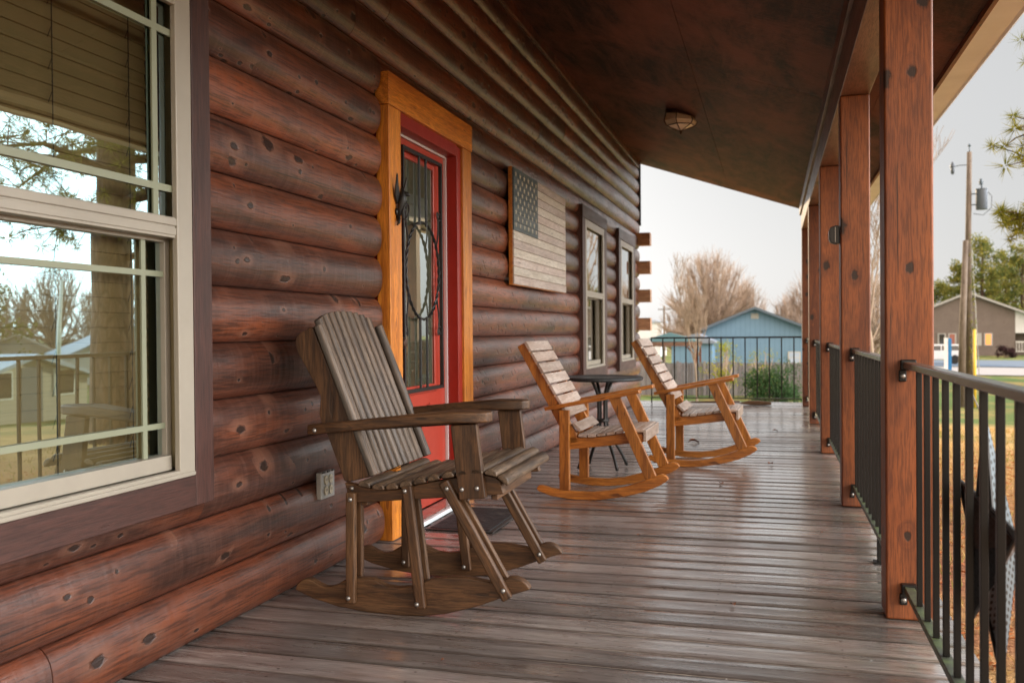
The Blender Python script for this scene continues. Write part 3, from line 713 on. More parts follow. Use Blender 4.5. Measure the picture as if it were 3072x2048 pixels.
for (a, b, c, d, cw, ch) in WINS: make_window(a, b, c, d, cw, ch, head=.12 if cw > .1 else .10)
# door ------------------------------------------------------------
DX = -1.815; D0, D1, DT = 4.108, 4.960, 1.985; DC = 4.532
mb = MB(); mb.box(DX-.045, DX, D0, D1, .035, DT)
door = mb.build('door', M['red_door'], cabin, bevel=.003); L_(door)
mb = MB()
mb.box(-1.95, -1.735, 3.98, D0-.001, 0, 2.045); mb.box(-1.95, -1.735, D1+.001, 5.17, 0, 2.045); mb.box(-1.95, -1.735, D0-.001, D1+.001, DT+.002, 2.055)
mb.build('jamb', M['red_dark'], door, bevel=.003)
mb = MB(); mb.box(DX+.001, DX+.016, D1-.014, D1+.0005, .04, DT-.003); mb.box(DX+.001, DX+.016, D0, D1-.015, DT-.012, DT+.001)
mb.build('weatherstrip', M['weather'], door)
mb = MB(); xa, xb = -1.786, -1.720
mb.box(xa, xb, 3.962, 4.105, .003, 2.048, grain=2); mb.box(xa, xb, 5.025, 5.180, .003, 2.048, grain=2); mb.box(xa, xb+.004, 3.955, 5.185, 2.050, 2.203, grain=1)
mb.build('casing', M['door_trim'], door, bevel=.003)
mb = MB(); mb.box(DX, -1.712, D0-.02, D1+.04, .004, .030, grain=1)
mb.build('threshold', M['deck'], door, bevel=.004)
mb = MB(); mb.box(-1.7115, -1.690, D0-.02, D1+.04, .004, .026)
mb.build('threshold_strip', M['white_alu'], door, bevel=.003)
GY0, GY1, GZ0, GZ1 = DC-.222, DC+.222, .70, 1.875
mb = MB(); t = .045
for (a, b, c, d) in ((GY0-t, GY0, GZ0-t, GZ1+t), (GY1, GY1+t, GZ0-t, GZ1+t), (GY0, GY1, GZ0-t, GZ0), (GY0, GY1, GZ1, GZ1+t)): mb.box(DX+.001, DX+.014, a, b, c, d)
mb.build('glass_moulding', M['red_door'], door, bevel=.006)
mb = MB(); sheet(mb, DX+.004, GY0, GY1, GZ0, GZ1)
mb.build('pane', M['door_glass'], door)
mb = MB(); sheet(mb, DX+.0015, GY0+.001, GY1-.001, GZ0+.001, GZ1-.001)  # added sheet, coloured like the dim room behind the glass
mb.build('room_backing', M['room_backing'], door)
mb = MB(); mb.box(DX+.0135, DX+.0138, D0+.1, D1-.1, .13, .16, tone=.4)
for (c, d) in ((.14, .56),):
    for q in range(2):
        mb.prism([(D0+.13+q*.32, c), (D0+.40+q*.32, c), (D0+.40+q*.32, d), (D0+.265+q*.32, d+.035), (D0+.13+q*.32, d)], DX+.0015, DX+.011, 'X')
mb.v and mb.build('raised_panel', M['red_door'], door, bevel=.004)
mb = MB(); gx = DX+.036; a0, a1 = DC-.282, DC+.282; c0, c1 = .672, 1.920
for (a, b, c, d) in ((a0, a0+.018, c0, c1), (a1-.018, a1, c0, c1), (a0+.018, a1-.018, c0, c0+.018), (a0+.018, a1-.018, c1-.018, c1)): mb.box(gx-.009, gx+.009, a, b, c, d)
for q in (-.048, .048):
    mb.tube([(gx, DC+q, c1-.01), (gx, DC+q, 1.545)], .0075, 8); mb.tube([(gx, DC+q, c0+.01), (gx, DC+q, 1.065)], .0075, 8)
# twisted oval
ov = []
for i in range(121):
    t_ = 2*PI*i/120; ov.append(Vector((gx, DC+.235*math.sin(t_), 1.305+.255*math.cos(t_))))
for ph in (0, PI):
    tw = []
    for i, p in enumerate(ov):
        t_ = 2*PI*i/120; rr = .0045; n_ = Vector((0, math.sin(t_), math.cos(t_))); a_ = ph+i*.9
        tw.append(p+n_*rr*math.cos(a_)+Vector((1, 0, 0))*rr*math.sin(a_))
    mb.tube(tw, .0048, 5, cap=False)
def scroll(sy, sz):
    y0 = DC+sy*.268; z0 = 1.305+sz*.33
    pts = []
    for i in range(26):
        t_ = i/25*2.2*PI; r_ = .008+.026*i/25; pts.append((gx, y0-sy*(.02)+sy*r_*math.cos(t_)*-1, z0-sz*.01+sz*r_*math.sin(t_)))
    e = Vector(pts[-1])
    pts += [tuple(e.lerp(Vector((gx, DC+sy*.20, 1.305+sz*.14)), q)+Vector((0, sy*.02*math.sin(q*PI), 0))) for q in (.2, .4, .6, .8, 1.)]
    mb.tube(pts, .0045, 6)
for sy in (-1, 1):
    for sz in (-1, 1): scroll(sy, sz)
mb.build('iron_grille', M['iron'], door, smooth=True, angle=40)
mb = MB(); mb.lathe([(.001, 0), (.026, .002), (.026, .012), (.012, .016), (.012, .045), (.027, .055), (.03, .07), (.02, .085), (.001, .087)], (DX, D0+.06, .93), 16, 'X')
mb.build('door_knob', M['bronze'], door, smooth=True, angle=50)

# ------------------------------------------------------------------ porch floor
mb = MB(); PT = .1445; yg0 = 1.912   # a gap near the camera
nb0 = -20; XD0, XD1 = -1.86, .58
yy_ = yg0-20*PT
b = []
while yy_ < 12.75:
    a, bb = yy_+.0048, yy_+PT-.0048; nx = 10; P = []; G = []; Fc = []
    prof = [(a, -.036), (a, -.005), (a+.002, -.0015), (a+.005, 0.), (a+PT*.28, -.0012), (a+PT*.48, -.0016), (a+PT*.68, -.0012), (bb-.005, 0.), (bb-.0015, -.0015), (bb, -.005), (bb, -.036)]
    xe = XD1+rnd.uniform(-.003, .003); m = len(prof); tl = rnd.uniform(-.0012, .0012)
    for i in range(nx+1):
        x = XD0+(xe-XD0)*i/nx
        for (y_, z) in prof:
            e = noise.noise(Vector((x*1.3, yy_*7.7, 0)))*.0012
            P.append((x, y_, z+e+tl*(y_-a)/PT*2)); G.append((x, y_, z))
    for i in range(nx):
        for j in range(m): Fc.append((i*m+j, (i+1)*m+j, (i+1)*m+(j+1) % m, i*m+(j+1) % m))
    Fc.append(tuple(range(m))[::-1]); Fc.append(tuple(nx*m+j for j in range(m)))
    mb.piece(P, G, [f[::-1] for f in Fc]); yy_ += PT
DECK_END = yy_
deck = mb.build('porch_floor', M['deck'], None, smooth=True, angle=50); tag(deck, kind='structure')
mb = MB()
mb.box(.525, .565, -1.2, DECK_END-.01, -.19, -.04, grain=1); mb.box(-1.86, .525, DECK_END-.05, DECK_END-.01, -.19, -.04, grain=0)
for y in range(0, 14, 2): mb.box(.44, .524, y-.9+.0, y-.81, -.56, -.04, grain=2)
for x in (-1.5, -1.1, -.7, -.3, .1): mb.box(x, x+.04, -1.2, DECK_END-.06, -.19, -.04, grain=1)
tag(mb.build('porch_floor_framing', M['beam'], None, bevel=.003), kind='structure')
# ------------------------------------------------------------------ railings
RX = .433
def railing(ya, yb, label, n=None, foot=False, br=True, near=False):
    R0 = thing('porch_railing', label, 'railing', (RX, (ya+yb)/2, 0), 0, 'black metal railing sections round the porch'); f = W2L(R0)
    mb = MB(); mb.box(RX-.019, RX+.019, ya+.004, yb-.004, .848, .8705); f(mb.build('top_rail', M['railtop'], R0, bevel=.004))
    mb = MB(); mb.box(RX-.016, RX+.016, ya+.004, yb-.004, .100, .122); f(mb.build('bottom_rail', M['mossrail'], R0, bevel=.003))
    L = yb-ya; n = n or max(3, round(L/.147)); 
    ys_ = [ya+L*(i+.5)/n for i in range(n)] if not near else [3.053-.1497*i for i in range(12)]
    for y in ys_:
        mb = MB(); mb.box(RX-.008, RX+.008, y-.008, y+.008, .1225, .8475, tone=.5); f(mb.build('baluster', M['rail'], R0, bevel=.0015))
    for (y, s_) in ((ya, 1), (yb, -1)):
        for z in (.848, .100):
            b = MB(); b.box(RX-.024, RX+.024, min(y, y+s_*.03), max(y, y+s_*.03), z-.006, z+.029); b.box(RX-.028, RX-.004, min(y, y+s_*.012), max(y, y+s_*.012), z-.045, z-.006)
            bo = b.build('bracket', M['rail'], R0, bevel=.004); f(bo)
            b = MB(); b.lathe([(.001, 0), (.009, .001), (.008, .006), (.001, .009)], (RX-.017, y+(s_*.012 if s_ > 0 else -.021), z-.026), 10, 'Y'); f(b.build('screw', M['steel'], R0, smooth=True))
    if foot:
        b = MB(); y = foot; b.box(RX-.016, RX+.016, y-.016, y+.016, .003, .0995); b.box(RX-.03, RX+.03, y-.03, y+.03, .0005, .006); f(b.build('foot', M['rail'], R0, bevel=.002))
    return R0
railing(1.242, 3.30, 'nearest black metal railing section, running to the closest timber post', 14, near=True)
railing(3.442, 5.34, 'second black railing section, between the two closest timber posts, with a short foot', 13, foot=4.1)
railing(5.482, 7.60, 'third black railing section along the porch, between the second and third timber posts', 14)
railing(7.742, 9.95, 'fourth black railing section along the porch, between the third and fourth timber posts', 15)
railing(10.092, 12.24, 'last black side railing section, beside the far corner post of the porch', 14)
YE = 12.40
R0 = thing('porch_railing', 'black railing section across the far end of the porch, facing the blue house', 'railing', (-.6, YE, 0), 0, 'black metal railing sections round the porch'); f = W2L(R0)
mb = MB(); mb.box(-1.584, .360, YE-.017, YE+.017, .872, .894); f(mb.build('top_rail', M['rail'], R0, bevel=.003))
mb = MB(); mb.box(-1.584, .360, YE-.015, YE+.015, .072, .092); f(mb.build('bottom_rail', M['mossrail'], R0, bevel=.003))
for i in range(13):
    x = -1.578+i*.1535; mb = MB(); mb.box(x-.008, x+.008, YE-.008, YE+.008, .0925 if i else .003, .8715); f(mb.build('baluster', M['rail'], R0))
mb = MB(); mb.box(-.62, -.59, YE-.015, YE+.015, .003, .0715); f(mb.build('foot', M['rail'], R0))

# ------------------------------------------------------------------ dark rocking chair
def dome(mb, x, y, z, r=.0085, s=-1):
    mb.lathe([(r, 0), (r*.92, s*r*.35), (r*.55, s*r*.7), (.0005, s*r*.8)], (x, y, z), 10, 'Y', tone=.5)
WD = .60
ch1 = thing('rocking_chair', 'large dark brown weathered rocking chair with a fan of rounded back slats, nearest the camera', 'rocking chair', (-1.243, 2.901, 0), rad(.68))
rk = [(-.408,.063),(-.40,.085),(-.377,.103),(-.355,.107),(-.337,.101),(-.312,.088),(-.288,.081),(-.265,.084),(-.244,.092),(-.222,.107),(-.2,.117),(-.15,.122),(-.103,.121),(-.08,.110),(-.056,.100),(-.01,.097),(.039,.104),(.08,.122),(.118,.136),(.18,.146),(.241,.148),(.29,.141),(.331,.136),(.36,.142),(.388,.157),(.41,.160),(.432,.153),(.45,.140),(.462,.124),(.455,.118),(.366,.087),(.276,.051),(.163,.017),(.075,.003),(0,0),(-.124,.002),(-.24,.014),(-.338,.036)]
for (w0, w1) in ((.028, .062), (WD-.062, WD-.028)):
    mb = MB(); mb.prism(rk, w0, w1); mb.build('rocker', M['brown_chair'], ch1, bevel=.006)
legs = [((-.177,.425),(-.181,.035),.036), ((.030,.468),(.080,.035),.038), ((.165,.475),(.388,.088),.038)]
for side in (0, 1):
    for (a, b, wd) in legs:
        for (q0, q1) in ((.002, .026), (.064, .086)):
            w0, w1 = (q0, q1) if side == 0 else (WD-q1, WD-q0)
            mb = MB(); mb.bar((a[0], (w0+w1)/2, a[1]), (b[0], (w0+w1)/2, b[1]), wd, w1-w0); mb.build('leg', M['brown_chair'], ch1, bevel=.007, segs=3)
seat = [(-.19,.383),(.373,.436),(.362,.478),(.345,.492),(.30,.498),(.24,.492),(.18,.482),(.12,.470),(.06,.456),(0,.440),(-.06,.434),(-.12,.440),(-.21,.456)]
for (w0, w1) in ((.028, .062), (WD-.062, WD-.028)):
    mb = MB(); mb.prism(seat, w0, w1); mb.build('seat_rail', M['brown_chair'], ch1, bevel=.004)
mb = MB()
for (u, z) in ((-.15, .40), (.33, .44)): mb.box(u-.012, u+.012, .063, WD-.063, z-.03, z+.03, grain=1)
mb.build('stretcher', M['brown_chair'], ch1, bevel=.003)
sp = [(-.122,.452,-10),(-.070,.445,-4),(-.019,.448,6),(.032,.459,10),(.083,.471,12),(.133,.483,12),(.184,.494,11),(.235,.503,7),(.286,.509,2),(.337,.507,-12),(.378,.487,-38)]
for (u, z, an) in sp:
    mb = MB(); pr = []
    for i in range(9):
        t_ = PI*i/8; pr.append((.023*math.cos(t_), .017*math.sin(t_)))
    pr += [(-.023, -.006), (.023, -.006)]
    c_, s_ = math.cos(rad(an)), math.sin(rad(an))
    pr = [(u+p*c_-q*s_, z+p*s_+q*c_) for p, q in pr]
    mb.prism(pr, -.002, WD+.002)
    # grain along w for slats
    mb.gc = [(g[1], g[0], g[2]) for g in mb.gc]
    mb.build('seat_slat', M['grey_slat'], ch1, bevel=.005)
for side in (0, 1):
    w0, w1 = (-.002, .026) if side == 0 else (WD-.026, WD+.002)
    mb = MB(); mb.prism([(.195,.667),(.288,.673),(.318,.425),(.225,.415)], w0, w1)
    mb.gc = [(g[2], g[0], g[1]) for g in mb.gc]
    mb.build('arm_post', M['brown_chair'], ch1, bevel=.005)
for side in (0, 1):
    # arm seen from above: narrow at the back, wide and rounded at the front; set on a slope
    pl = [(-.34,.0),(-.335,.028),(-.30,.034),(-.1,.046),(.05,.075),(.18,.092),(.27,.092),(.315,.078),(.333,.045),(.325,.012),(.29,-.012),(.2,-.022),(.0,-.02),(-.2,-.008),(-.33,-.006)]
    P = []; G = []; n = len(pl)
    for top in (0, 1):
        for (u, q) in pl:
            zb = .622+(.676-.622)*min(1, (u+.34)/.52) if u < .18 else .676
            z = zb+top*.037; ww = q if side == 0 else WD-q
            P.append((u, ww, z)); G.append((u, q, z))
    fs = [tuple(range(n)), tuple(range(n, 2*n))[::-1]]+[(i, n+i, n+(i+1) % n, (i+1) % n) for i in range(n)]
    if side == 0: fs = [f_[::-1] for f_ in fs]
    fs = [f_[::-1] for f_ in fs]
    mb = MB(); mb.piece(P, G, fs); mb.build('arm', M['brown_chair'], ch1, bevel=.008, segs=3)
st = [(-.19,.459),(-.208,.459),(-.272,.62),(-.294,.66),(-.303,.694),(-.300,.725),(-.297,.757),(-.324,.81),(-.358,.869),(-.385,.91),(-.396,.945),(-.391,.968),(-.372,.985),(-.350,.992),(-.345,1.0),(-.325,1.003),(-.155,.600),(-.112,.478)]
for (w0, w1) in ((.024, .052), (WD-.052, WD-.024)):
    mb = MB(); mb.prism(st, w0, w1); mb.gc = [(g[2], g[0], g[1]) for g in mb.gc]; mb.build('back_stile', M['brown_chair'], ch1, bevel=.005)
bd = Vector((-.213, 0, .535)).normalized(); bn = Vector((bd.z, 0, -bd.x))   # along the back, out of its front
base = Vector((-.110, 0, .478)); NS = 11
for i in range(NS):
    wc = .036+(WD-.072)*i/(NS-1)
    edge = i in (0, NS-1)
    s_ = abs(2*(wc/WD)-1); Lg = .566
    hw = .0205; P = []; G = []; n = 8; prs = []
    for j in range(n+1):
        t_ = PI*j/n; prs.append((hw*math.cos(t_), .023*math.sin(t_)))
    prs += [(-hw, -.004), (hw, -.004)]
    for e in range(2):
        for (q, r_) in prs:
            ln = 0 if e == 0 else Lg
            if e and not edge:
                w_ = wc+q; s2 = abs(2*(w_/WD)-1); ln = .560+.070*math.sqrt(max(0, 1-(min(s2, .88)/.88)**2))
            p = base+bd*(ln+(.0 if not edge else 0))+bn*(r_+(.006 if edge else -.010)); P.append((p.x, wc+q, p.z)); G.append((ln, q, r_))
    m = len(prs)
    fs = [tuple(range(m)), tuple(range(m, 2*m))[::-1]]+[(k_, m+k_, m+(k_+1) % m, (k_+1) % m) for k_ in range(m)]
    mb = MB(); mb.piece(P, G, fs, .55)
    mb.tone = [(-1.3 if abs(q) > hw*.85 else .5) for e in range(2) for (q, r_) in prs]  # shade between the slats put into the tone of their side edges
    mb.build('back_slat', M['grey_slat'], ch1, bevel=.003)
mb = MB()
for ln in (.06, .50):
    p = base+bd*ln-bn*.018; q = base+bd*(ln+.06)-bn*.018
    mb.hexa([Vector(v) for v in [(p.x-.012,.055,p.z),(p.x+.012,.055,p.z),(p.x+.012,WD-.055,p.z),(p.x-.012,WD-.055,p.z),(q.x-.012,.055,q.z),(q.x+.012,.055,q.z),(q.x+.012,WD-.055,q.z),(q.x-.012,WD-.055,q.z)]], 1)
mb.build('back_crossbar', M['brown_chair'], ch1, bevel=.003)
mb = MB(); mb.box(-.125, -.10, .24, .285, .466, .474, grain=1); mb.build('spacer_block', M['door_trim'], ch1, label='small pale orange wood spacer at the foot of the back slats')
for (u, z, w_) in ((-.176,.401,.002),(-.187,.056,.002),(.028,.438,.002),(.068,.052,.002),(.180,.452,.002),(.375,.119,.002),(-.181,.436,.028),(.235,.452,-.002),(.288,.458,-.002),(-.306,.640,-.006),
                   (.068,.052,WD-.086),(.375,.119,WD-.086),(-.187,.056,WD-.086)):
    mb = MB(); dome(mb, u, w_-.0005, z); mb.build('bolt', M['steel'], ch1, smooth=True)

# ------------------------------------------------------------------ amber rocking chairs
WA = .54
def amber_chair():
    r = thing('rocking_chair', 'amber rocking chair with flat pale slats, closer to the red door than its twin', 'rocking chair', (-1.028, 5.21, 0), rad(-1.5), 'amber slatted rocking chairs')
    rk = [(-.313,.043),(-.318,.058),(-.305,.074),(-.285,.076),(-.230,.062),(-.168,.054),(-.08,.047),(.016,.048),(.11,.060),(.225,.093),(.33,.132),(.401,.161),(.42,.166),(.445,.158),(.459,.141),(.44,.122),(.40,.098),(.33,.066),(.225,.034),(.091,.009),(0,0),(-.115,.001),(-.231,.014)]
    for (a, b) in ((.0, .036), (WA-.036, WA)):
        mb = MB(); mb.prism(rk, a, b); mb.build('rocker', M['orange_chair'], r, bevel=.005)
        wm = (a+b)/2
        mb = MB(); mb.bar((-.149, wm, .051), (-.149, wm, .520), .060, .034); mb.build('leg', M['orange_chair'], r, bevel=.004)
        mb = MB(); mb.prism([(.328,.130),(.388,.155),(.180,.612),(.116,.598)], a+.001, b-.001); mb.gc = [(g[2], g[0], g[1]) for g in mb.gc]; mb.build('leg', M['orange_chair'], r, bevel=.004)
        s_ = 1 if a == 0 else -1; i0, i1 = sorted((a+s_*.037 if s_ > 0 else b+s_*.037, a+s_*.068 if s_ > 0 else b+s_*.068))
        mb = MB(); mb.prism([(-.150,.283),(.312,.342),(.305,.398),(.24,.396),(.15,.380),(.07,.368),(0,.360),(-.06,.358),(-.115,.362),(-.150,.372)], i0, i1); mb.build('seat_rail', M['orange_chair'], r, bevel=.004)
        mb = MB(); mb.prism([(-.441,.892),(-.398,.914),(-.085,.385),(-.072,.330),(-.13,.318)], i0, i1); mb.gc = [(g[2], g[0], g[1]) for g in mb.gc]; mb.build('back_stile', M['orange_chair'], r, bevel=.004)
        # arm
        q0, q1 = (-.028, .060) if s_ > 0 else (WA-.060, WA+.028)
        za, zb = .520, .634
        mb = MB(); ang = Vector((.565, 0, zb-za)).normalized()
        P = [Vector(p) for p in [(-.262,q0+.018 if s_ > 0 else q0,za-.006),(.30,q0,zb-.010),(.30,q1,zb-.010),(-.262,q1 if s_ > 0 else q1-.018,za-.006),(-.266,q0+.018 if s_ > 0 else q0,za+.016),(.296,q0,zb+.012),(.296,q1,zb+.012),(-.266,q1 if s_ > 0 else q1-.018,za+.016)]]
        mb.hexa(P, 0); mb.build('arm', M['orange_chair'], r, bevel=.004)
    bdir = Vector((.313, 0, -.529)).normalized(); nrm = Vector((-bdir.z, 0, bdir.x))
    p0 = Vector((-.398, 0, .914))+nrm*.001
    for i in range(8):
        a = p0+bdir*(i*.0745); b = a+bdir*.064; 
        if i == 7: a = Vector((-.108, 0, .437)); b = Vector((-.062, 0, .392))
        e = nrm*.018; i0, i1 = .030, WA-.030
        if i < 2 or True: i0, i1 = .026, WA-.026
        mb = MB(); mb.hexa([Vector((a.x, i0, a.z)), Vector((a.x, i1, a.z)), Vector((b.x, i1, b.z)), Vector((b.x, i0, b.z)), Vector((a.x, i0, a.z))+e, Vector((a.x, i1, a.z))+e, Vector((b.x, i1, b.z))+e, Vector((b.x, i0, b.z))+e][::1], 0)
        mb.f = [f_[::-1] for f_ in mb.f]
        mb.build('back_slat', M['pale_slat'], r, bevel=.003)
    for i, (u, z, an) in enumerate(((-.045,.362,-3),(.012,.364,4),(.068,.371,8),(.124,.380,9),(.180,.389,8),(.236,.397,4),(.289,.400,0))):
        c_, s_ = math.cos(rad(an)), math.sin(rad(an)); pr = [(u+p*c_-q*s_, z+p*s_+q*c_) for p, q in ((-.024,0),(.024,0),(.024,.017),(-.024,.017))]
        mb = MB(); mb.prism(pr, .026, WA-.026); mb.gc = [(g[1], g[0], g[2]) for g in mb.gc]; mb.build('seat_slat', M['pale_slat'], r, bevel=.003)
    mb = MB(); mb.box(.3125, .330, .026, WA-.026, .345, .414, grain=1); mb.build('front_apron', M['pale_slat'], r, bevel=.003)
    mb = MB(); mb.box(-.165, -.135, .037, WA-.037, .30, .36, grain=1); mb.build('stretcher', M['orange_chair'], r, bevel=.003)
    mb = MB(); dome(mb, .205, -.0005, .40, .006); mb.build('screw', M['steel'], r, smooth=True)
    return r
ch2 = amber_chair()
ch3 = copy_tree(ch2, None, (-.566, 6.644, 0), rad(-1.9), 'amber rocking chair with flat pale slats, beyond the round table near the far railing')

# ------------------------------------------------------------------ round table
TX, TY, TZ = -1.17, 6.44, .655
tb = thing('bistro_table', 'round dark metal bistro table with four curved legs, between the amber chairs', 'table', (TX, TY, 0))
mb = MB(); mb.lathe([(.001,TZ-.022),(.262,TZ-.022),(.283,TZ-.024),(.291,TZ-.014),(.291,TZ-.004),(.284,TZ+.002),(.272,TZ-.002),(.001,TZ-.003)], (0,0,0), 48); mb.build('table_top', M['mesh_table'], tb, smooth=True, angle=35)
for i in range(4):
    t_ = rad(40+90*i); pts = []
    for (r_, z) in ((.085,TZ-.024),(.070,.605),(.050,.565),(.034,.52),(.031,.46),(.031,.40),(.033,.34),(.042,.29),(.070,.23),(.11,.17),(.15,.11),(.183,.05),(.20,.012)):
        pts.append((r_*math.cos(t_), r_*math.sin(t_), z))
    mb = MB(); mb.tube(pts, .0115, 8); mb.build('leg', M['iron'], tb, smooth=True)
mb = MB(); mb.lathe([(.046,.335),(.049,.345),(.046,.355),(.040,.345)], (0,0,0), 20); mb.build('leg_ring', M['iron'], tb, smooth=True, angle=50); mb = MB(); mb.lathe([(.040,.52),(.044,.528),(.040,.536),(.035,.528)], (0,0,0), 20); mb.build('leg_ring', M['iron'], tb, smooth=True, angle=50)

# ------------------------------------------------------------------ small things on the porch
dm = thing('door_mat', 'dark rubber and fibre door mat lying in front of the red door', 'door mat', (-1.49, 4.53, 0))
f = W2L(dm)
mb = MB(); mb.box(-1.645, -1.335, 4.255, 4.800, .0035, .012); f(mb.build('pile', M['mat'], dm, bevel=.003))
mb = MB()
for (a, b, c, d) in ((-1.668,-1.646,4.232,4.823),(-1.334,-1.312,4.232,4.823),(-1.646,-1.334,4.232,4.254),(-1.646,-1.334,4.801,4.823)): mb.box(a, b, c, d, .003, .009)
f(mb.build('border', M['rubber'], dm, bevel=.002))
ot = thing('power_outlet', 'grey weatherproof double power outlet on the logs behind the dark rocking chair', 'outlet', (-1.735, 3.338, .367)); f = W2L(ot)
mb = MB(); mb.box(-1.752, -1.730, 3.280, 3.396, .318, .424); f(mb.build('cover_plate', M['plate'], ot, bevel=.003))
for y in (3.318, 3.358):
    mb = MB(); mb.prism([(y+.015*math.cos(2*PI*i/16), .392+.019*math.sin(2*PI*i/16)) for i in range(16)], -1.7279, -1.725, 'X'); mb.prism([(y+.015*math.cos(2*PI*i/16), .350+.019*math.sin(2*PI*i/16)) for i in range(16)], -1.7279, -1.725, 'X')
    so_ = mb.build('socket', M['socket'], ot); f(so_)
    mb = MB()
    for z in (.392, .350):
        for dy in (-.005, .005): mb.box(-1.7252, -1.7246, y+dy-.001, y+dy+.001, z-.002, z+.008)
    mb.build('slot', M['black'], so_)
mb = MB()
for y in (3.298, 3.338, 3.378): mb.box(-1.7279, -1.7245, y-.011, y+.009, .4215, .428)
f(mb.build('hinge', M['black'], ot))
# flag
fl = thing('wooden_flag', 'weathered wooden flag with faded stripes and a dark starred corner on the log wall', 'wall decoration', (-1.72, 6.84, 1.71)); f = W2L(fl)
FX = -1.700; FY0, FY1, FZ0 = 6.03, 7.66, 1.308; SH = .0618
mb = MB(); mb.box(-1.738, FX-.010, FY0-.001, FY1+.001, FZ0-.004, FZ0+13*SH+.004); f(mb.build('backing_board', M['door_trim'], fl, bevel=.002))
for i in range(13):
    ya = FY0 if i < 6 else FY0+.672
    mb = MB(); mb.box(FX-.0099, FX+rnd.uniform(-.001, .001), ya, FY1+rnd.uniform(-.004, .004), FZ0+i*SH+.0016, FZ0+(i+1)*SH-.0016, grain=1)
    f(mb.build('stripe', M['flag_red'] if i % 2 == 0 else M['flag_cream'], fl, bevel=.0015))
mb = MB()
for i in range(6, 13): mb.box(FX-.0099, FX+.001, FY0, FY0+.670, FZ0+i*SH+.0008, FZ0+(i+1)*SH-.0008, grain=1)
ca = mb.build('canton', M['flag_blue'], fl, bevel=.001); f(ca)
mb = MB(); cz0 = FZ0+6*SH; chh = 7*SH
for r_ in range(9):
    for c_ in range(6 if r_ % 2 == 0 else 5):
        y = FY0+.056*(1 if r_ % 2 == 0 else 2)+c_*.1115; z = cz0+chh*(r_+1)/10
        pts = []
        for q in range(10):
            a_ = PI/2+q*PI/5; rr = .0235 if q % 2 == 0 else .0105; pts.append((y+rr*math.cos(a_), z+rr*math.sin(a_)))
        mb.prism(pts, FX+.0012, FX+.0022, 'X')
mb.build('stars', M['flag_star'], ca)
# cast iron figure with a ring on the door casing
hk = thing('iron_wall_hook', 'dark cast iron winged figure holding a ring on the amber door casing', 'hook', (-1.716, 4.05, 1.62)); f = W2L(hk)
hx = -1.716
mb = MB()
mb.tube([(hx+.004, 4.045, 1.53), (hx+.012, 4.047, 1.57), (hx+.022, 4.05, 1.605), (hx+.026, 4.052, 1.64), (hx+.020, 4.05, 1.668)], [.010,.014,.020,.017,.006], 10)
mb.tube([(hx+.02, 4.052, 1.635), (hx+.044, 4.056, 1.640), (hx+.06, 4.058, 1.632)], [.013,.012,.005], 8)
mb.tube([(hx+.004, 4.045, 1.53), (hx+.012, 4.035, 1.505), (hx+.004, 4.03, 1.49)], [.012,.008,.003], 8)
mb.lathe([(.001,0),(.020,.0),(.018,.006),(.001,.008)], (hx, 4.04, 1.555), 14, 'X')
f(mb.build('body', M['iron'], hk, smooth=True))
for s_ in (-1, 1):
    mb = MB(); P = [(hx+.014, 4.05, 1.605), (hx+.018, 4.05+s_*.022, 1.640), (hx+.026, 4.05+s_*.058, 1.728), (hx+.016, 4.05+s_*.055, 1.665), (hx+.010, 4.05+s_*.045, 1.625), (hx+.008, 4.05+s_*.02, 1.595)]
    Q = [(p[0]-.006, p[1], p[2]) for p in P]; n = 6
    mb.piece(P+Q, P+Q, [tuple(range(n)), tuple(range(n, 2*n))[::-1]]+[(i, (i+1) % n, n+(i+1) % n, n+i) for i in range(n)]); f(mb.build('wing', M['iron'], hk, bevel=.0015))
mb = MB(); mb.tube([(hx+.03+.004*math.cos(2*PI*i/24)+.02*math.sin(2*PI*i/24)*.4, 4.075+.026*math.cos(2*PI*i/24), 1.56+.036*math.sin(2*PI*i/24)) for i in range(25)], .0045, 6, cap=False); f(mb.build('ring', M['iron'], hk, smooth=True))
# ceiling lamp
LX, LY = -.80, 8.50; LZ = cz(LX)-.001
cl = thing('ceiling_lamp', 'faceted amber glass porch lamp with a brown metal frame on the sloping ceiling', 'ceiling lamp', (LX, LY, LZ))
mb = MB(); n = 6
def ring(r_, z, off=0.): return [(r_*math.cos(rad(60*i+20)), r_*math.sin(rad(60*i+20)), z-.34*r_*math.cos(rad(60*i+20))*off) for i in range(n)]
def loft(mb, rings):
    P = [p for r_ in rings for p in r_]; Fc = [tuple(range(n)), tuple(range(len(P)-n, len(P)))[::-1]]
    for k_ in range(len(rings)-1):
        for i in range(n): Fc.append((k_*n+i, (k_+1)*n+i, (k_+1)*n+(i+1) % n, k_*n+(i+1) % n))
    mb.piece(P, P, Fc)
loft(mb, [ring(.128, .0, 1.), ring(.142, -.006, 1.), ring(.142, -.022, .7), ring(.134, -.027, .7)])
mb.build('lamp_base', M['bronze'], cl, bevel=.002)
mb = MB(); loft(mb, [ring(.132, -.026, .7), ring(.150, -.075, .2), ring(.128, -.115), ring(.012, -.160)]); mb.build('lamp_glass', M['amber_glass'], cl)
mb = MB()
for i in range(6):
    a_ = rad(60*i+20); P = [(.134*math.cos(a_), .134*math.sin(a_), -.030-.3*.134*math.cos(a_)), (.153*math.cos(a_), .153*math.sin(a_), -.075-.07*.15*math.cos(a_)), (.131*math.cos(a_), .131*math.sin(a_), -.117), (.010*math.cos(a_), .010*math.sin(a_), -.161)]
    mb.tube(P, .0045, 5)
rg = ring(.131, -.117); mb.tube(rg+[rg[0]], .0045, 5)
mb.tube([(0,0,-.155),(0,0,-.185),(0,0,-.196)], [.012,.009,.002], 8)
mb.build('lamp_frame', M['bronze'], cl, smooth=True)
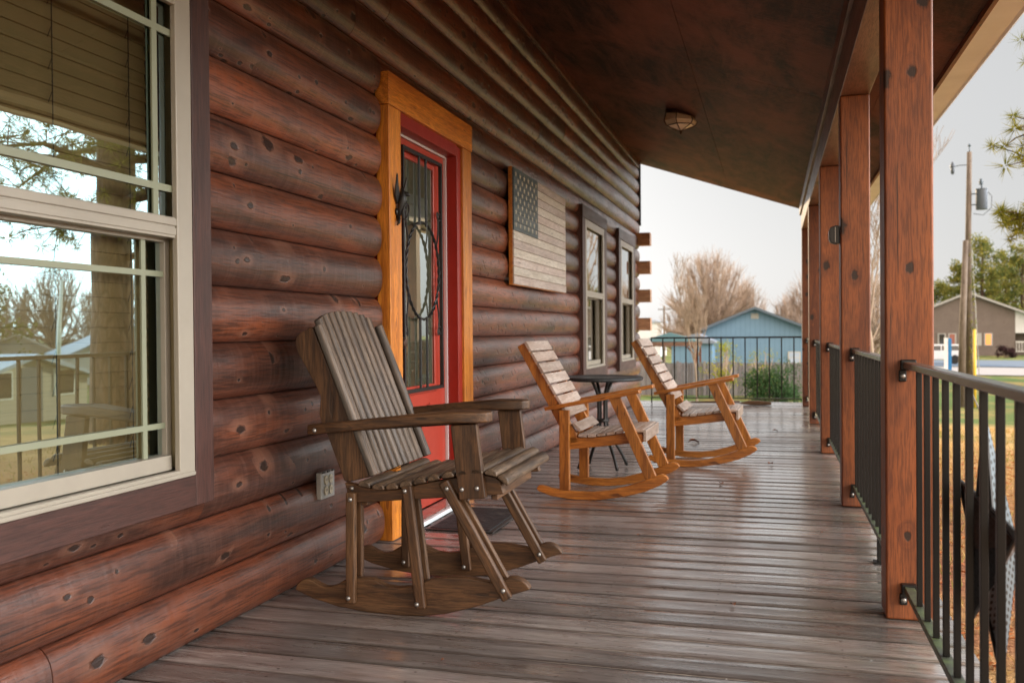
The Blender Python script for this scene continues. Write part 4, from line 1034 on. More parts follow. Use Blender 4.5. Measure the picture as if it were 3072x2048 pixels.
# small black box on the second post
sb = thing('porch_sensor', 'small black box fixed on the side of the second timber post', 'wall light', (.35, 5.40, 1.50)); f = W2L(sb)
mb = MB(); mb.prism([(.360,1.455),(.340,1.452),(.312,1.462),(.306,1.478),(.306,1.528),(.312,1.546),(.340,1.556),(.360,1.552)], 5.372, 5.432, 'Y'); f(mb.build('housing', M['black'], sb, bevel=.004))
mb = MB(); mb.box(.3035, .3058, 5.380, 5.424, 1.482, 1.526); mb.box(.335, .339, 5.3695, 5.3718, 1.462, 1.546); f(mb.build('lens', M['plate'], sb, bevel=.001))
# leaves and litter on the boards
def leaf(x, y, s, rz, lab, dark=False):
    P = []; n = 7
    for i in range(n):
        for j in (-1, 0, 1):
            t_ = i/(n-1); wd = math.sin(t_*PI)**.7*.35*s
            P.append(((t_-.5)*s, j*wd, .006+abs(j)*wd*.55+.10*s*math.sin(t_*PI*1.3)))
    Fc = [(i*3+j, (i+1)*3+j, (i+1)*3+j+1, i*3+j+1) for i in range(n-1) for j in range(2)]
    mb = MB(); mb.piece(P, P, Fc)
    o = mb.build('fallen_leaf', M['leaf_brown'], None, smooth=True); o.location = (x, y, 0); o.rotation_euler = (0, 0, rz)
    tag(o, lab, 'leaf', 'dry leaves lying on the porch boards')
leaf(-.667, 8.115, .10, .3, 'largest curled brown leaf, on the boards behind the far amber chair')
leaf(-.02, 6.90, .05, 1., 'small dark leaf scrap on the boards, left of the third timber post')
leaf(.02, 9.15, .06, .2, 'small dark leaf in the far part of the porch floor')
leaf(-.32, 5.95, .04, 2., 'tiny dark leaf on the boards right of the nearer amber chair')
leaf(-.14, 3.33, .028, 2., 'tiny dark crumb of leaf on the boards, left of the closest timber post')
for (x_, y_, s_, l_) in ((-.95, 2.55, .014, 'pale crumb of leaf on the boards in front of the near rocker'), (.10, 2.62, .016, 'tiny leaf crumb on the boards near the bottom of the view'), (-.62, 4.35, .020, 'small leaf scrap on the boards beside the door mat'), (-.25, 7.75, .03, 'small brown leaf on the boards right of the far amber chair'), (.22, 4.62, .022, 'small leaf scrap near the foot of the second railing')):
    leaf(x_, y_, s_, x_*9, l_)
# stick at the far edge of the porch
sk = thing('wooden_paddle', 'thin brown wooden stick with a thick end lying at the far edge of the porch', 'stick', (-.55, 12.5, 0)); f = W2L(sk)
mb = MB(); mb.tube([(-1.05, 12.22, .035), (-.75, 12.25, .04), (-.42, 12.28, .045)], [.010,.013,.016], 8); f(mb.build('handle', M['brown_chair'], sk, smooth=True))
mb = MB(); mb.prism([(-.43,.030),(-.30,.060),(-.18,.062),(-.06,.050),(-.02,.040),(-.02,.012),(-.12,.004),(-.26,.003),(-.40,.018)], 12.25, 12.33, 'Y'); f(mb.build('blade', M['brown_chair'], sk, bevel=.006))
# perforated metal star hung on the outside of the near railing
SC = Vector((.474, 2.365, .470)); sr = thing('metal_star', 'large dark perforated metal star hanging on the outside of the nearest railing', 'wall decoration', tuple(SC))
for k_ in range(5):
    a_ = PI/2+k_*2*PI/5+rad(1.5); R_, r_ = .318, .128
    tip = Vector((.002, R_*math.cos(a_), R_*math.sin(a_))); ctr = Vector((.075, 0, 0))
    for s_ in (-1, 1):
        b_ = a_+s_*PI/5; inn = Vector((.002, r_*math.cos(b_), r_*math.sin(b_)))
        mb = MB(); P = [ctr, tip, inn]; dd = (tip-ctr).normalized(); G = []
        nn = (tip-ctr).cross(inn-ctr).normalized(); ee = nn.cross(dd)
        for p in P: q = p-ctr; G.append((q.dot(dd), q.dot(ee), 0))
        mb.piece(P, G, [(0, 1, 2)]); mb.gc = [tuple(g) for g in G]
        mb.build('facet', M['star'] if (k_, s_) in ((0, 1), (1, -1), (2, -1), (2, 1), (1, 1)) else M['star_shaded'], sr)
mb = MB()
for k_ in range(5):
    a_ = PI/2+k_*2*PI/5+rad(1.5); tip = Vector((.002, .318*math.cos(a_), .318*math.sin(a_)))
    for s_ in (-1, 1):
        b_ = a_+s_*PI/5; mb.tube([tip, (.002, .128*math.cos(b_), .128*math.sin(b_))], .0045, 6)
mb.build('rim', M['iron'], sr)
mb = MB(); mb.tube([(0, 0, .30), (-.03, .0, .372), (-.06, 0, .385)], .002, 5); mb.build('hanger', M['steel'], sr)
# ------------------------------------------------------------------ the ground
def smooth(a, b, x):
    t = max(0., min(1., (x-a)/(b-a))); return t*t*(3-2*t)
def gz(x, y):
    r = math.hypot(x, y)
    if x < -2: r = math.hypot(x*.5, y) if y > 0 else r
    return -.52-1.58*smooth(9, 38, r)+(.0 if r < 7 else .10*noise.noise(Vector((x*.06, y*.06, 0))))
mb = MB(); rings = []; r = .5; P = []; NA = 120
while r < 900: rings.append(r); r *= 1.055 if r > 4 else 1.12
for r in rings:
    for i in range(NA):
        a = 2*PI*i/NA; x = 2+r*math.cos(a); y = 6+r*math.sin(a)
        e = .02*noise.noise(Vector((x*1.3, y*1.3, 0)))
        P.append((x, y, gz(x, y)+e))
P.append((2, 6, gz(2, 6))); Fc = []
for k in range(len(rings)-1):
    for i in range(NA): Fc.append((k*NA+i, (k+1)*NA+i, (k+1)*NA+(i+1) % NA, k*NA+(i+1) % NA))
for i in range(NA): Fc.append((len(P)-1, i, (i+1) % NA))
mb.piece(P, P, Fc); mb.gc = [tuple(p) for p in P]
tag(mb.build('lawn', M['grass'], None, smooth=True), kind='structure')
def patch(name, pts, mat, dz):
    # strip following the terrain, pts = list of (x0,y0,x1,y1) rungs
    mb = MB(); P = []; n = len(pts); m = 9
    for (x0, y0, x1, y1) in pts:
        for j in range(m):
            x = x0+(x1-x0)*j/(m-1); y = y0+(y1-y0)*j/(m-1); P.append((x, y, gz(x, y)+dz))
    Fc = [(i*m+j, (i+1)*m+j, (i+1)*m+j+1, i*m+j+1) for i in range(n-1) for j in range(m-1)]
    mb.piece(P, P, Fc); o = mb.build(name, mat, None, smooth=True)
    if sum(p.normal.z for p in o.data.polygons) < 0: o.data.flip_normals()
    return tag(o, kind='structure')
def pol(az, d): return (d*math.sin(rad(az)), d*math.cos(rad(az)))
rg = []
for az in range(6, 75, 3):
    a = pol(az, 66); b = pol(az, 79); rg.append((*a, *b))
patch('pavement', rg, M['concrete'], .05)
rg = []
for az in range(6, 75, 3):
    a = pol(az, 80); b = pol(az, 96); rg.append((*a, *b))
patch('parking_lot', rg, M['curb_blue'], .07)
# dry grass and leaf litter next to the porch
mb = MB(); r2 = random.Random(3)
for i in range(11000):
    x = r2.uniform(.62, 6.5) if i % 3 else r2.uniform(.62, 3.0); y = r2.uniform(1., 19)
    z = gz(x, y); a = r2.uniform(0, 2*PI); l = r2.uniform(.03, .075); w_ = .0035+.0004*y
    dx, dy = math.cos(a), math.sin(a); lx = r2.uniform(-.04, .04); ly = r2.uniform(-.04, .04)
    mb.piece([(x-dx*w_, y-dy*w_, z), (x+dx*w_, y+dy*w_, z), (x+lx, y+ly, z+l)], [(0,0,0)]*3, [(0, 1, 2)], r2.random())
tag(mb.build('dry_grass', M['blade'], None), kind='stuff')
mb = MB()
for i in range(3800):
    x = r2.uniform(.62, 4.2); y = r2.uniform(1.2, 13); z = gz(x, y)+r2.uniform(.008, .03); s_ = r2.uniform(.015, .04); a = r2.uniform(0, 2*PI); dx, dy = math.cos(a)*s_, math.sin(a)*s_; t1 = r2.uniform(-.012, .02)
    mb.piece([(x-dx, y-dy, z), (x+dy*.5, y-dx*.5, z+t1), (x+dx, y+dy, z+.004), (x-dy*.5, y+dx*.5, z+t1)], [(0,0,0)]*4, [(0, 1, 2, 3)], r2.random())
tag(mb.build('leaf_litter', M['litter'], None), kind='stuff')

# ------------------------------------------------------------------ plants
def bare_tree(name, label, loc, H, seed, spread=.5, levels=5, r0=None, kids=(3, 4), mat='twig', group=None, fine=.012, up=.25, trunkfrac=.28):
    R = random.Random(seed); root = thing(name, label, 'tree', loc, 0, group)
    tr = MB(); cr = MB(); r0 = r0 or H*.016
    def grow(p, d, ln, r, lv):
        mbt = tr if lv >= levels-1 else cr
        pts = [p]; rs = [r]; q = p.copy(); dd = d.copy(); n = 4 if lv > 1 else 2
        for i in range(n):
            dd = (dd+Vector((R.uniform(-1, 1), R.uniform(-1, 1), R.uniform(-.5, 1)))*(.13 if lv else .2)+Vector((0, 0, up*.10))).normalized()
            q = q+dd*ln/n; pts.append(q.copy()); rs.append(max(fine*.6, r*(1-.55*(i+1)/n)))
        mbt.tube(pts, rs, 6 if lv >= levels-1 else (4 if lv > 2 else 3), cap=False, tone=R.random())
        if lv == 0: return
        k = R.randint(*kids)+(2 if lv == levels else 0)
        for j in range(k):
            f_ = R.uniform(.25, 1.) if lv < levels else R.uniform(trunkfrac, 1.)
            ii = min(n-1, int(f_*n)); b = pts[ii].lerp(pts[ii+1], f_*n-ii) if ii+1 < len(pts) else pts[-1]
            a = R.uniform(0, 2*PI); side = Vector((math.cos(a), math.sin(a), R.uniform(-.1, .35)))
            nd = (dd*(1-spread)+side*spread+Vector((0, 0, up))).normalized()
            grow(b, nd, ln*R.uniform(.48, .72), max(fine, rs[ii]*R.uniform(.45, .65)), lv-1)
    grow(Vector((0, 0, -.1)), Vector((0, 0, 1)), H*.55, r0, levels)
    tr.build('trunk', M[mat], root, smooth=True); cr.build('crown', M[mat], root, smooth=True)
    return root
def clump(mb, R, c, s, n, size, needle=True):
    for i in range(n):
        d = Vector((R.gauss(0, 1), R.gauss(0, 1), R.gauss(0, 1)));
        if d.length < .01: continue
        d.normalize(); tone = R.random()
        if needle:
            a = c+d*s*.15; b = c+d*s*R.uniform(.7, 1.2); o = d.cross(Vector((R.uniform(-1, 1), R.uniform(-1, 1), R.uniform(-1, 1)))).normalized()*size
            mb.piece([a-o, a+o, b], [(0,0,0)]*3, [(0, 1, 2)], tone)
        else:
            p = c+d*s*R.random()**.5; a = Vector((R.uniform(-1, 1), R.uniform(-1, 1), R.uniform(-1, 1))).normalized(); b = a.cross(d).normalized()
            mb.piece([p-a*size, p+b*size*.5, p+a*size, p-b*size*.5], [(0,0,0)]*4, [(0, 1, 2, 3)], tone)
def pine(name, label, loc, H, seed, mat='far_pine', group=None, r=3.2, low=.25, nb=34, leafn=26, ls=.16, cs=.75):
    R = random.Random(seed); root = thing(name, label, 'tree', loc, 0, group); tr = MB(); cr = MB()
    tr.tube([(0, 0, -.3), (R.uniform(-.1, .1), .1, H*.3), (R.uniform(-.3, .3), 0, H*.65), (0, 0, H*.97)], [H*.022, H*.018, H*.012, H*.003], 8)
    for i in range(nb):
        h = low+(1-low)*(i+.5)/nb; a = i*2.4+R.uniform(-.4, .4); ln = r*(1.15-h)**.7*R.uniform(.55, 1.15)+.3
        p = Vector((0, 0, H*h)); e = p+Vector((math.cos(a)*ln, math.sin(a)*ln, ln*R.uniform(-.05, .35)))
        tr.tube([p, p.lerp(e, .5)+Vector((0, 0, -.08*ln)), e], [H*.005, H*.003, H*.0015], 4, cap=False)
        for q in range(4):
            c = p.lerp(e, .45+.2*q)+Vector((R.gauss(0, .25), R.gauss(0, .25), R.gauss(0, .2)))*ln*.35
            clump(cr, R, c, cs*R.uniform(.6, 1.1), leafn, ls, False)
    tr.build('trunk', M['bark'], root, smooth=True); cr.build('crown', M[mat], root)
    return root
def shrub(name, label, loc, rx, ry, h, seed, mat, n, ls, cat='shrub', group=None, lumps=14):
    R = random.Random(seed); root = thing(name, label, cat, loc, 0, group); tr = MB(); cr = MB()
    Ls = []
    for i in range(lumps):
        a = R.uniform(0, 2*PI); q = R.random()**.5; zz = R.uniform(.2, .85)
        Ls.append((Vector((rx*.75*q*math.cos(a)*(1.15-zz*.6), ry*.75*q*math.sin(a)*(1.15-zz*.6), h*zz)), R.uniform(.22, .40)*min(rx*1.2, h)))
    for c, s_ in Ls:
        tr.tube([(0, 0, -.1), Vector(c)*.5+Vector((0, 0, -.05)), c], [h*.02, h*.012, h*.005], 4)
        clump(cr, R, c, s_, n//lumps, ls, False)
    tr.build('stem', M['twig_grey'], root, smooth=True); cr.build('foliage', M[mat], root)
    return root
def at(az, d, dz=0):
    x, y = pol(az, d); return (x, y, gz(x, y)+dz)

# trees beyond the far end of the porch
bare_tree('bare_tree', 'slender bare grey tree standing in front of the blue house, with thin upright branches', at(-4.5, 34), 4.9, 11, .38, 5, .05, (3, 4), 'twig_grey', fine=.007, up=.5, trunkfrac=.3)
def dome_tree(label, loc, W, H, seed, n=2600, group='bare rounded trees behind the blue house', cone=False):
    """a wide bare crown: limbs fan out of a short trunk into a dense mass of thin twigs"""
    R = random.Random(seed); root = thing('bare_tree', label, 'tree', loc, 0, group); tr = MB(); cr = MB()
    tr.tube([(0,0,-.2), (.1,0,H*.12), (0,.1,H*.25), (0,0,H*.5)], [H*.035, H*.028, H*.022, H*.01], 8)
    for i in range(60):
        a = R.uniform(0, 2*PI); el = R.uniform(.15, 1.45); tgt = Vector((W*.92*math.cos(el)*math.cos(a), W*.92*math.cos(el)*math.sin(a), H*.22+H*.74*math.sin(el)))
        s0 = Vector((0, 0, H*R.uniform(.10, .35))); mid = s0.lerp(tgt, .5)+Vector((R.gauss(0, .3), R.gauss(0, .3), R.gauss(0, .3)))
        tr.tube([s0, mid, tgt], [H*.010, H*.006, H*.002], 4, cap=False)
        for j in range(n//60):
            q = R.uniform(.3, 1.) ; b = (s0.lerp(mid, q*2) if q < .5 else mid.lerp(tgt, q*2-1))
            d = (tgt-s0).normalized()+Vector((R.gauss(0, .45), R.gauss(0, .45), R.gauss(.15, .4))); d.normalize(); ln = R.uniform(.7, 1.9)*H*.09
            m_ = b+d*ln*.5+Vector((R.gauss(0, .06), R.gauss(0, .06), R.gauss(0, .06)))*ln
            cr.tube([b, m_, b+d*ln+Vector((0, 0, ln*.08))], [.016, .012, .006], 3, cap=False, tone=R.random())
    tr.build('trunk', M['twig_grey'], root, smooth=True); cr.build('crown', M['twig'], root, smooth=True)
    return root
t1 = dome_tree('wide bare tree with a dense pinkish dome of twigs behind the blue roof', at(-3.6, 72), 4.0, 8.8, 21, 4800)
dome_tree('lower pinkish bare tree just above the ridge of the blue house', at(-1.5, 76), 2.6, 6.6, 22, 2600)
dome_tree('low pinkish bare tree at the left, above the green canopy', at(-5.4, 78), 2.4, 5.0, 25, 1800)
dome_tree('small bare tree right of the blue ridge, seen beside the porch posts', at(.75, 74), 1.7, 5.6, 23, 1500)
dome_tree('tallest bare tree at the right, partly hidden by the porch posts', at(2.6, 70), 2.7, 7.4, 24, 2400)
# bare tree seen between the near posts and others along the road side
GT = bare_tree('bare_tree', 'tall bare tree with dark upright branches, seen between the two closest timber posts', at(5.9, 30), 9.0, 31, .45, 5, .10, (3, 4), 'twig_grey', fine=.010, up=.45, trunkfrac=.15)
dome_tree('pinkish bare tree at the foot of the tall dark tree between the closest posts', at(5.6, 66), 3.0, 6.5, 26, 2400)
# evergreen shrub with yellow foliage in front of the blue house
shrub('evergreen_shrub', 'large dense evergreen shrub behind the far railing, in front of the blue house', at(-.15, 38), 1.45, 1.1, 1.85, 41, 'shrub', 5200, .055, lumps=22)
shrub('young_tree', 'loose yellow green young tree at the left end of the blue house', at(-3.0, 41), 1.1, .8, 3.1, 42, 'yellow_leaf', 900, .05, 'tree', lumps=16)
shrub('young_tree', 'thin bush with sparse yellow leaves above the evergreen shrub', at(-.6, 42), .95, .7, 2.5, 43, 'yellow_leaf', 420, .045, 'tree', lumps=14)
# blue house
def world_part(root): return W2L(root)
HD = 60; hx0 = HD*math.sin(rad(-1.03)); hy = HD; hz = -2.15
bh = thing('blue_house', 'pale blue house with a low gable and dark roof edge beyond the fence', 'house', (hx0, hy, hz))
hw = 3.25; ez = CH+HD*math.tan(rad(.02))-hz; pz = CH+HD*math.tan(rad(1.28))-hz
mb = MB(); mb.prism([(-hw,0),(hw,0),(hw,ez),(0,pz-.05),(-hw,ez)], 0, 9, 'Y'); mb.build('wall', M['blue_wall'], bh)
mb = MB(); o_ = .35; sl = (pz-ez)/hw
for s_ in (-1, 1):
    mb.prism([(0, pz), (s_*(hw+o_), ez-sl*o_+.02), (s_*(hw+o_), ez-sl*o_+.14), (0, pz+.13)], -.45, 9.3, 'Y')
mb.build('roof', M['blue_roof'], bh)
mb = MB()
for s_ in (-1, 1): mb.prism([(0, pz-.03), (s_*(hw+o_), ez-sl*o_-.03), (s_*(hw+o_), ez-sl*o_+.145), (0, pz+.135)], -.49, -.452, 'Y')
mb.build('barge_board', M['slate'], bh)
mb = MB(); 
for q in range(5): mb.box(-.24, .24, -.03, -.002, pz-.62+q*.07, pz-.58+q*.07)
mb.build('gable_vent', M['tan_wall'], bh)
wnb = MB(); wnb.box(2.0, 2.75, -.05, -.003, 1.0, 1.75); wn = wnb.build('window', M['tan_wall'], bh)
mb = MB(); mb.box(2.06, 2.69, -.06, -.051, 1.05, 1.36); mb.box(2.06, 2.69, -.06, -.051, 1.40, 1.70); mb.build('pane', M['grey_roof'], wn)
# lower wing to the left with a green canopy in front
lw = thing('garden_shed', 'small blue outbuilding with a flat dark eave left of the blue house', 'shed', AE(-4.9, 0, 56).to_tuple()[:2]+(-2.15,))
mb = MB(); mb.box(-1.1, 1.3, 0, 3, 0, 2.35); mb.build('wall', M['blue_wall'], lw)
mb = MB(); mb.prism([(-1.4,2.351),(1.5,2.351),(1.5,2.45),(.4,2.95),(-1.4,2.55)], -.3, 3.2, 'Y'); mb.build('roof', M['blue_roof'], lw)
gx_, gy_ = pol(-6.1, 47); cn = thing('garden_canopy', 'green canvas canopy on brown posts with diagonal braces, left of the blue house', 'canopy', (gx_, gy_, gz(gx_, gy_)))
gz0 = gz(gx_, gy_); ht = CH+47*math.tan(rad(-.66))-gz0; hp = CH+47*math.tan(rad(-.10))-gz0
mb = MB(); P = [(-1.5,-1.3,ht),(1.5,-1.3,ht),(1.5,1.3,ht),(-1.5,1.3,ht),(0,0,hp)]; mb.piece(P, P, [(0,1,4),(1,2,4),(2,3,4),(3,0,4),(3,2,1,0)])
mb.build('canopy_top', M['green_canvas'], cn)
for (x, y) in ((-1.4,-1.2),(1.4,-1.2),(1.4,1.2),(-1.4,1.2)):
    mb = MB(); mb.box(x-.05, x+.05, y-.05, y+.05, -.1, ht-.08); mb.build('post', M['post'], cn)
    mb = MB(); mb.bar((x, y, ht-.75), (x-(.6 if x > 0 else -.6), y, ht-.1), .07, .07); mb.build('brace', M['post'], cn)
mb = MB(); mb.box(-1.5,1.5,-1.28,-1.2,ht-.22,ht-.02); mb.box(-1.5,1.5,1.2,1.28,ht-.22,ht-.02); mb.build('valance', M['beam'], cn)
wb = thing('white_building', 'distant white building at the left edge of the far view', 'building', AE(-7.5, 0, 110).to_tuple()[:2]+(-2.1,))
mb = MB(); mb.box(-2.5, 1.6, 0, 6, 0, CH+110*math.tan(rad(.5))+2.1); mb.build('wall', M['white_wall'], wb)
mb = MB(); hh = CH+110*math.tan(rad(.5))+2.1; mb.prism([(-2.7, hh), (1.8, hh), (1.8, hh+.15), (-.4, hh+.5), (-2.7, hh+.15)], -.2, 6.2, 'Y'); mb.build('roof', M['grey_roof'], wb)
sp_ = thing('utility_pole', 'small distant utility pole left of the pinkish bare trees', 'utility pole', AE(-6.46, 0, 90).to_tuple()[:2]+(-2.1,))
mb = MB(); mb.tube([(0,0,0),(0,0,5.5)], [.12,.09], 8); mb.build('shaft', M['pole'], sp_)
mb = MB(); mb.box(-.6,.6,-.05,.05,5.1,5.2); mb.build('crossarm', M['pole'], sp_)
# board fence in front of the blue house
fy = 44.; fn = thing('board_fence', 'weathered grey board fence with paired rails below the blue house', 'fence', (-1.5, fy, gz(-1.5, fy)))
f = W2L(fn); R = random.Random(5)
fz0 = CH+fy*math.tan(rad(-4.0)); ftop = CH+fy*math.tan(rad(-1.98))
mb = MB(); x = -7.0
while x < 2.6:
    w_ = .135; h_ = ftop+R.uniform(-.03, .03); mb.box(x, x+w_-.008, fy-.012, fy+.012, fz0-.3, h_, grain=2); x += w_
f(mb.build('board_panel', M['fence'], fn))
mb = MB()
for z in (fz0+.3, ftop-.25): mb.box(-7.0, 2.6, fy+.013, fy+.06, z, z+.09, grain=0)
f(mb.build('fence_rail', M['fence'], fn))
for x in (-6.2, -4.35, -3.1, -1.95, -.3, 1.5):
    mb = MB(); mb.box(x-.06, x+.06, fy-.10, fy-.0125, fz0-.3, ftop+.08, grain=2); f(mb.build('post', M['fence'], fn))

# ------------------------------------------------------------------ right of the porch
px_, py_ = pol(10.52, 40); pzg = gz(px_, py_)
up_ = thing('utility_pole', 'tall wooden utility pole with a grey transformer and a street lamp arm', 'utility pole', (px_, py_, pzg))
f = W2L(up_)
def A3(az, el, d=40): 
    return AE(az, el, d)
mb = MB(); mb.tube([Vector((px_+.12, py_, pzg-.3)), AE(10.62, 4.5, 40), AE(10.70, 9.75, 40)], [.15, .115, .09], 12); f(mb.build('shaft', M['pole'], up_, smooth=True))
top = AE(10.70, 9.75, 40)
mb = MB(); mb.tube([top, top+Vector((0,0,.22))], [.02,.02], 6); mb.lathe([(.02,0),(.06,.02),(.06,.06),(.03,.10),(.001,.12)], (top.x, top.y, top.z+.20), 10); f(mb.build('insulator', M['slate'], up_, smooth=True))
tc = AE(11.3, 7.13, 40)
mb = MB(); mb.lathe([(.001,-.40),(.20,-.40),(.215,-.36),(.215,.36),(.225,.37),(.225,.40),(.001,.42)], tuple(tc), 20); f(mb.build('transformer', M['transformer'], up_, smooth=True, angle=40))
mb = MB(); sc_ = AE(10.68, 7.13, 40)
for z in (-.2, .22): mb.tube([(sc_.x, sc_.y, tc.z+z), (tc.x-.2, tc.y, tc.z+z)], .025, 6)
f(mb.build('transformer_bracket', M['slate'], up_))
mb = MB(); mb.tube([(tc.x,tc.y,tc.z+.42),(tc.x,tc.y,tc.z+.62)], .03, 6); mb.lathe([(.02,0),(.09,.03),(.05,.07),(.10,.12),(.04,.16),(.07,.22),(.001,.25)], (tc.x-.02, tc.y, tc.z+.55), 10); f(mb.build('bushing', M['slate'], up_, smooth=True))
mb = MB(); mb.tube([(tc.x+.2,tc.y,tc.z+.30),(tc.x+.36,tc.y,tc.z+.1),(tc.x+.34,tc.y,tc.z-.35),(tc.x+.05,tc.y,tc.z-.62),(tc.x-.3,tc.y,tc.z-.55)], .012, 5); f(mb.build('cable', M['iron'], up_, smooth=True))
a_ = AE(10.68, 9.05, 40); b_ = AE(9.85, 9.0, 40)
mb = MB(); mb.tube([a_, a_.lerp(b_, .6)+Vector((0,0,.03)), b_], .014, 6); f(mb.build('lamp_arm', M['iron'], up_, smooth=True))
mb = MB(); mb.lathe([(.03,.20),(.05,.15),(.09,.06),(.10,.0),(.07,-.02),(.075,-.12),(.06,-.26),(.001,-.30)], (b_.x, b_.y, b_.z), 12); f(mb.build('lamp_head', M['transformer'], up_, smooth=True, angle=50))
mb = MB(); mb.tube([Vector((px_+.52, py_+.05, pzg)), AE(10.98, 1.0, 40), AE(10.80, 4.6, 40)], .016, 6); f(mb.build('ground_wire', M['steel'], up_))
# second, stub pole leaning beside it
mb = MB(); q = pol(10.24, 39.6); mb.tube([(q[0], q[1], pzg-.3), AE(10.33, .1, 39.6), AE(10.50, 4.9, 39.7)], [.15, .125, .10], 12)
o = mb.build('utility_pole', M['pole'], None, smooth=True); tag(o, 'shorter pale pole leaning against the tall utility pole', 'utility pole')
R = random.Random(8); mb = MB()
for i in range(90):
    t_ = R.random(); c = Vector((px_+.14, py_-.16, pzg)).lerp(AE(10.72, 5.2, 39.8), t_)+Vector((R.uniform(-.02, .16), R.uniform(-.1, .02), 0)); clump(mb, R, c, .10, 9, .035, False)
iv = mb.build('climbing_ivy', M['far_pine'], None); tag(iv, 'thin ivy climbing the right side of the tall utility pole', 'ivy')
yg = MB(); q0 = AE(10.94, -2.9, 39.5); q1 = AE(10.92, -.08, 39.7); yg.tube([Vector((q0.x, q0.y, pzg)), q1], [.055, .055], 10); o = yg.build('guy_wire_guard', M['yellow'], None, smooth=True); tag(o, 'yellow plastic guard tube standing beside the utility pole', 'guy guard')
bs = thing('sign_post', 'narrow upright blue and white sign panel in front of the white car', 'sign', AE(9.6, 0, 68).to_tuple()[:2]+(gz(*pol(9.6, 68)),))
zt = CH+68*math.tan(rad(-.56))-bs.location.z
mb = MB(); mb.box(-.02, .20, -.04, .04, 0, zt, tone=.5); mb.build('panel', M['blue_sign'], bs, bevel=.01)
mb = MB(); mb.box(-.26, -.025, -.03, .05, 0, zt+.03, tone=.5); mb.build('panel', M['white_paint'], bs, bevel=.01, label='white panel')
# white car
cx, cy = pol(8.95, 86); sv = thing('parked_car', 'white sport utility car parked in front of the brick building', 'car', (cx, cy, gz(cx, cy)+.08), rad(-2))
mb = MB()
body = [(-2.1,.42),(-2.18,.55),(-2.15,.85),(-2.0,.98),(-1.15,1.08),(2.02,1.08),(2.14,.95),(2.16,.55),(2.08,.40),(1.72,.38),(1.62,.62),(1.38,.74),(1.12,.62),(1.02,.36),(-.98,.36),(-1.08,.62),(-1.34,.74),(-1.60,.62),(-1.70,.40)]
mb.prism(body, -.86, .86); mb.build('body', M['car_paint'], sv, bevel=.05, segs=3)
mb = MB(); pr = [(-1.15,1.081),(-.60,1.55),(-.3,1.62),(1.75,1.62),(1.95,1.52),(2.05,1.081)]
P = []; n = len(pr)
for s_ in (-1, 1):
    for (u, z) in pr: P.append((u, s_*(.84-(z-1.08)*.22), z))
mb.piece(P, P, [tuple(range(n)), tuple(range(n, 2*n))[::-1]]+[(i, n+i, n+(i+1) % n, (i+1) % n) for i in range(n)]); mb.f = [q[::-1] for q in mb.f]
mb.build('cabin_top', M['car_paint'], sv, bevel=.03)
for (u0, u1, u2, u3) in ((-.85,-.42,.30,.30),(.38,.38,1.05,1.05),(1.13,1.13,1.62,1.78)):
    for s_ in (-1, 1):
        y0 = s_*(.845); y1 = s_*(.845-.40*.22+.004); mb = MB(); P = [(u0,y0,1.13),(u3,y0,1.13),(u2,y1,1.52),(u1,y1,1.52)]; P = P+[(p[0],p[1]-s_*.02,p[2]) for p in P]
        mb.piece(P, P, [(0,1,2,3),(7,6,5,4),(0,4,5,1),(1,5,6,2),(2,6,7,3),(3,7,4,0)]); mb.build('side_window', M['car_glass'], sv)
for (u, s_) in ((-1.34,-1),(-1.34,1),(1.37,-1),(1.37,1)):
    y = s_*.78; mb = MB(); mb.lathe([(.22,-.11),(.33,-.11),(.36,-.08),(.36,.08),(.33,.11),(.22,.11)], (u, y, .36), 24, 'Y'); wh = mb.build('wheel', M['tyre'], sv, smooth=True, angle=40)
    mb = MB(); mb.lathe([(.001,.0),(.06,.0),(.08,-.02*s_),(.21,.0),(.225,.02*-s_)], (u, y+s_*.10, .36), 24, 'Y'); mb.build('rim', M['steel'], wh, smooth=True, angle=40)
for s_ in (-1, 1):
    mb = MB(); mb.box(2.02, 2.17, s_*.80-.07, s_*.80+.07, .80, 1.05); mb.build('tail_light', M['tail'], sv, bevel=.02)
    mb = MB(); mb.box(-2.15, -2.0, s_*.70-.12, s_*.70+.12, .72, .90); mb.build('headlight', M['plate'], sv, bevel=.02)
mb = MB(); mb.box(-2.22,-2.12,-.8,.8,.35,.55); mb.box(2.12,2.22,-.8,.8,.38,.58); mb.build('bumper', M['black'], sv, bevel=.03)
mb = MB(); mb.box(-.75,-.60,-1.02,-.86,1.06,1.22); mb.box(-.75,-.60,.86,1.02,1.06,1.22); mb.build('wing_mirror', M['car_paint'], sv, bevel=.02)
# brick building
BD = 115; bx = BD*math.sin(rad(10.62)); by = BD*math.cos(rad(10.62)); bz = -2.15
bb = thing('brick_building', 'low brown brick building with a pale gable roof edge beyond the road', 'building', (bx, by, bz), rad(-10.6))
def HB(el): return CH+BD*math.tan(rad(el))-bz
pk = HB(1.98); def_s = .215*1.0
ea = HB(.85); W_ = BD*math.tan(rad(2.69)); sl = (pk-ea)/W_; HW = 8.2; WL = -8.2; xw_ = BD*math.tan(rad(2.30))
mb = MB(); mb.prism([(WL,0),(xw_,0),(xw_,pk-sl*xw_-.12),(0,pk-.12),(WL,pk+sl*WL-.12)], 0, 18, 'Y'); mb.build('wall', M['brick'], bb)
mb = MB(); mb.prism([(xw_+.01,HB(-.29)),(HW,HB(-.29)),(HW,pk-sl*HW-.1),(xw_+.01,pk-sl*xw_-.12)], .1, 18, 'Y'); mb.build('gable_siding', M['white_wall'], bb)
mb = MB(); mb.box(xw_+.01, HW, 2.2, 2.4, 0, HB(-.29)-.01); mb.build('porch_wall', M['brick'], bb)
mb = MB(); 
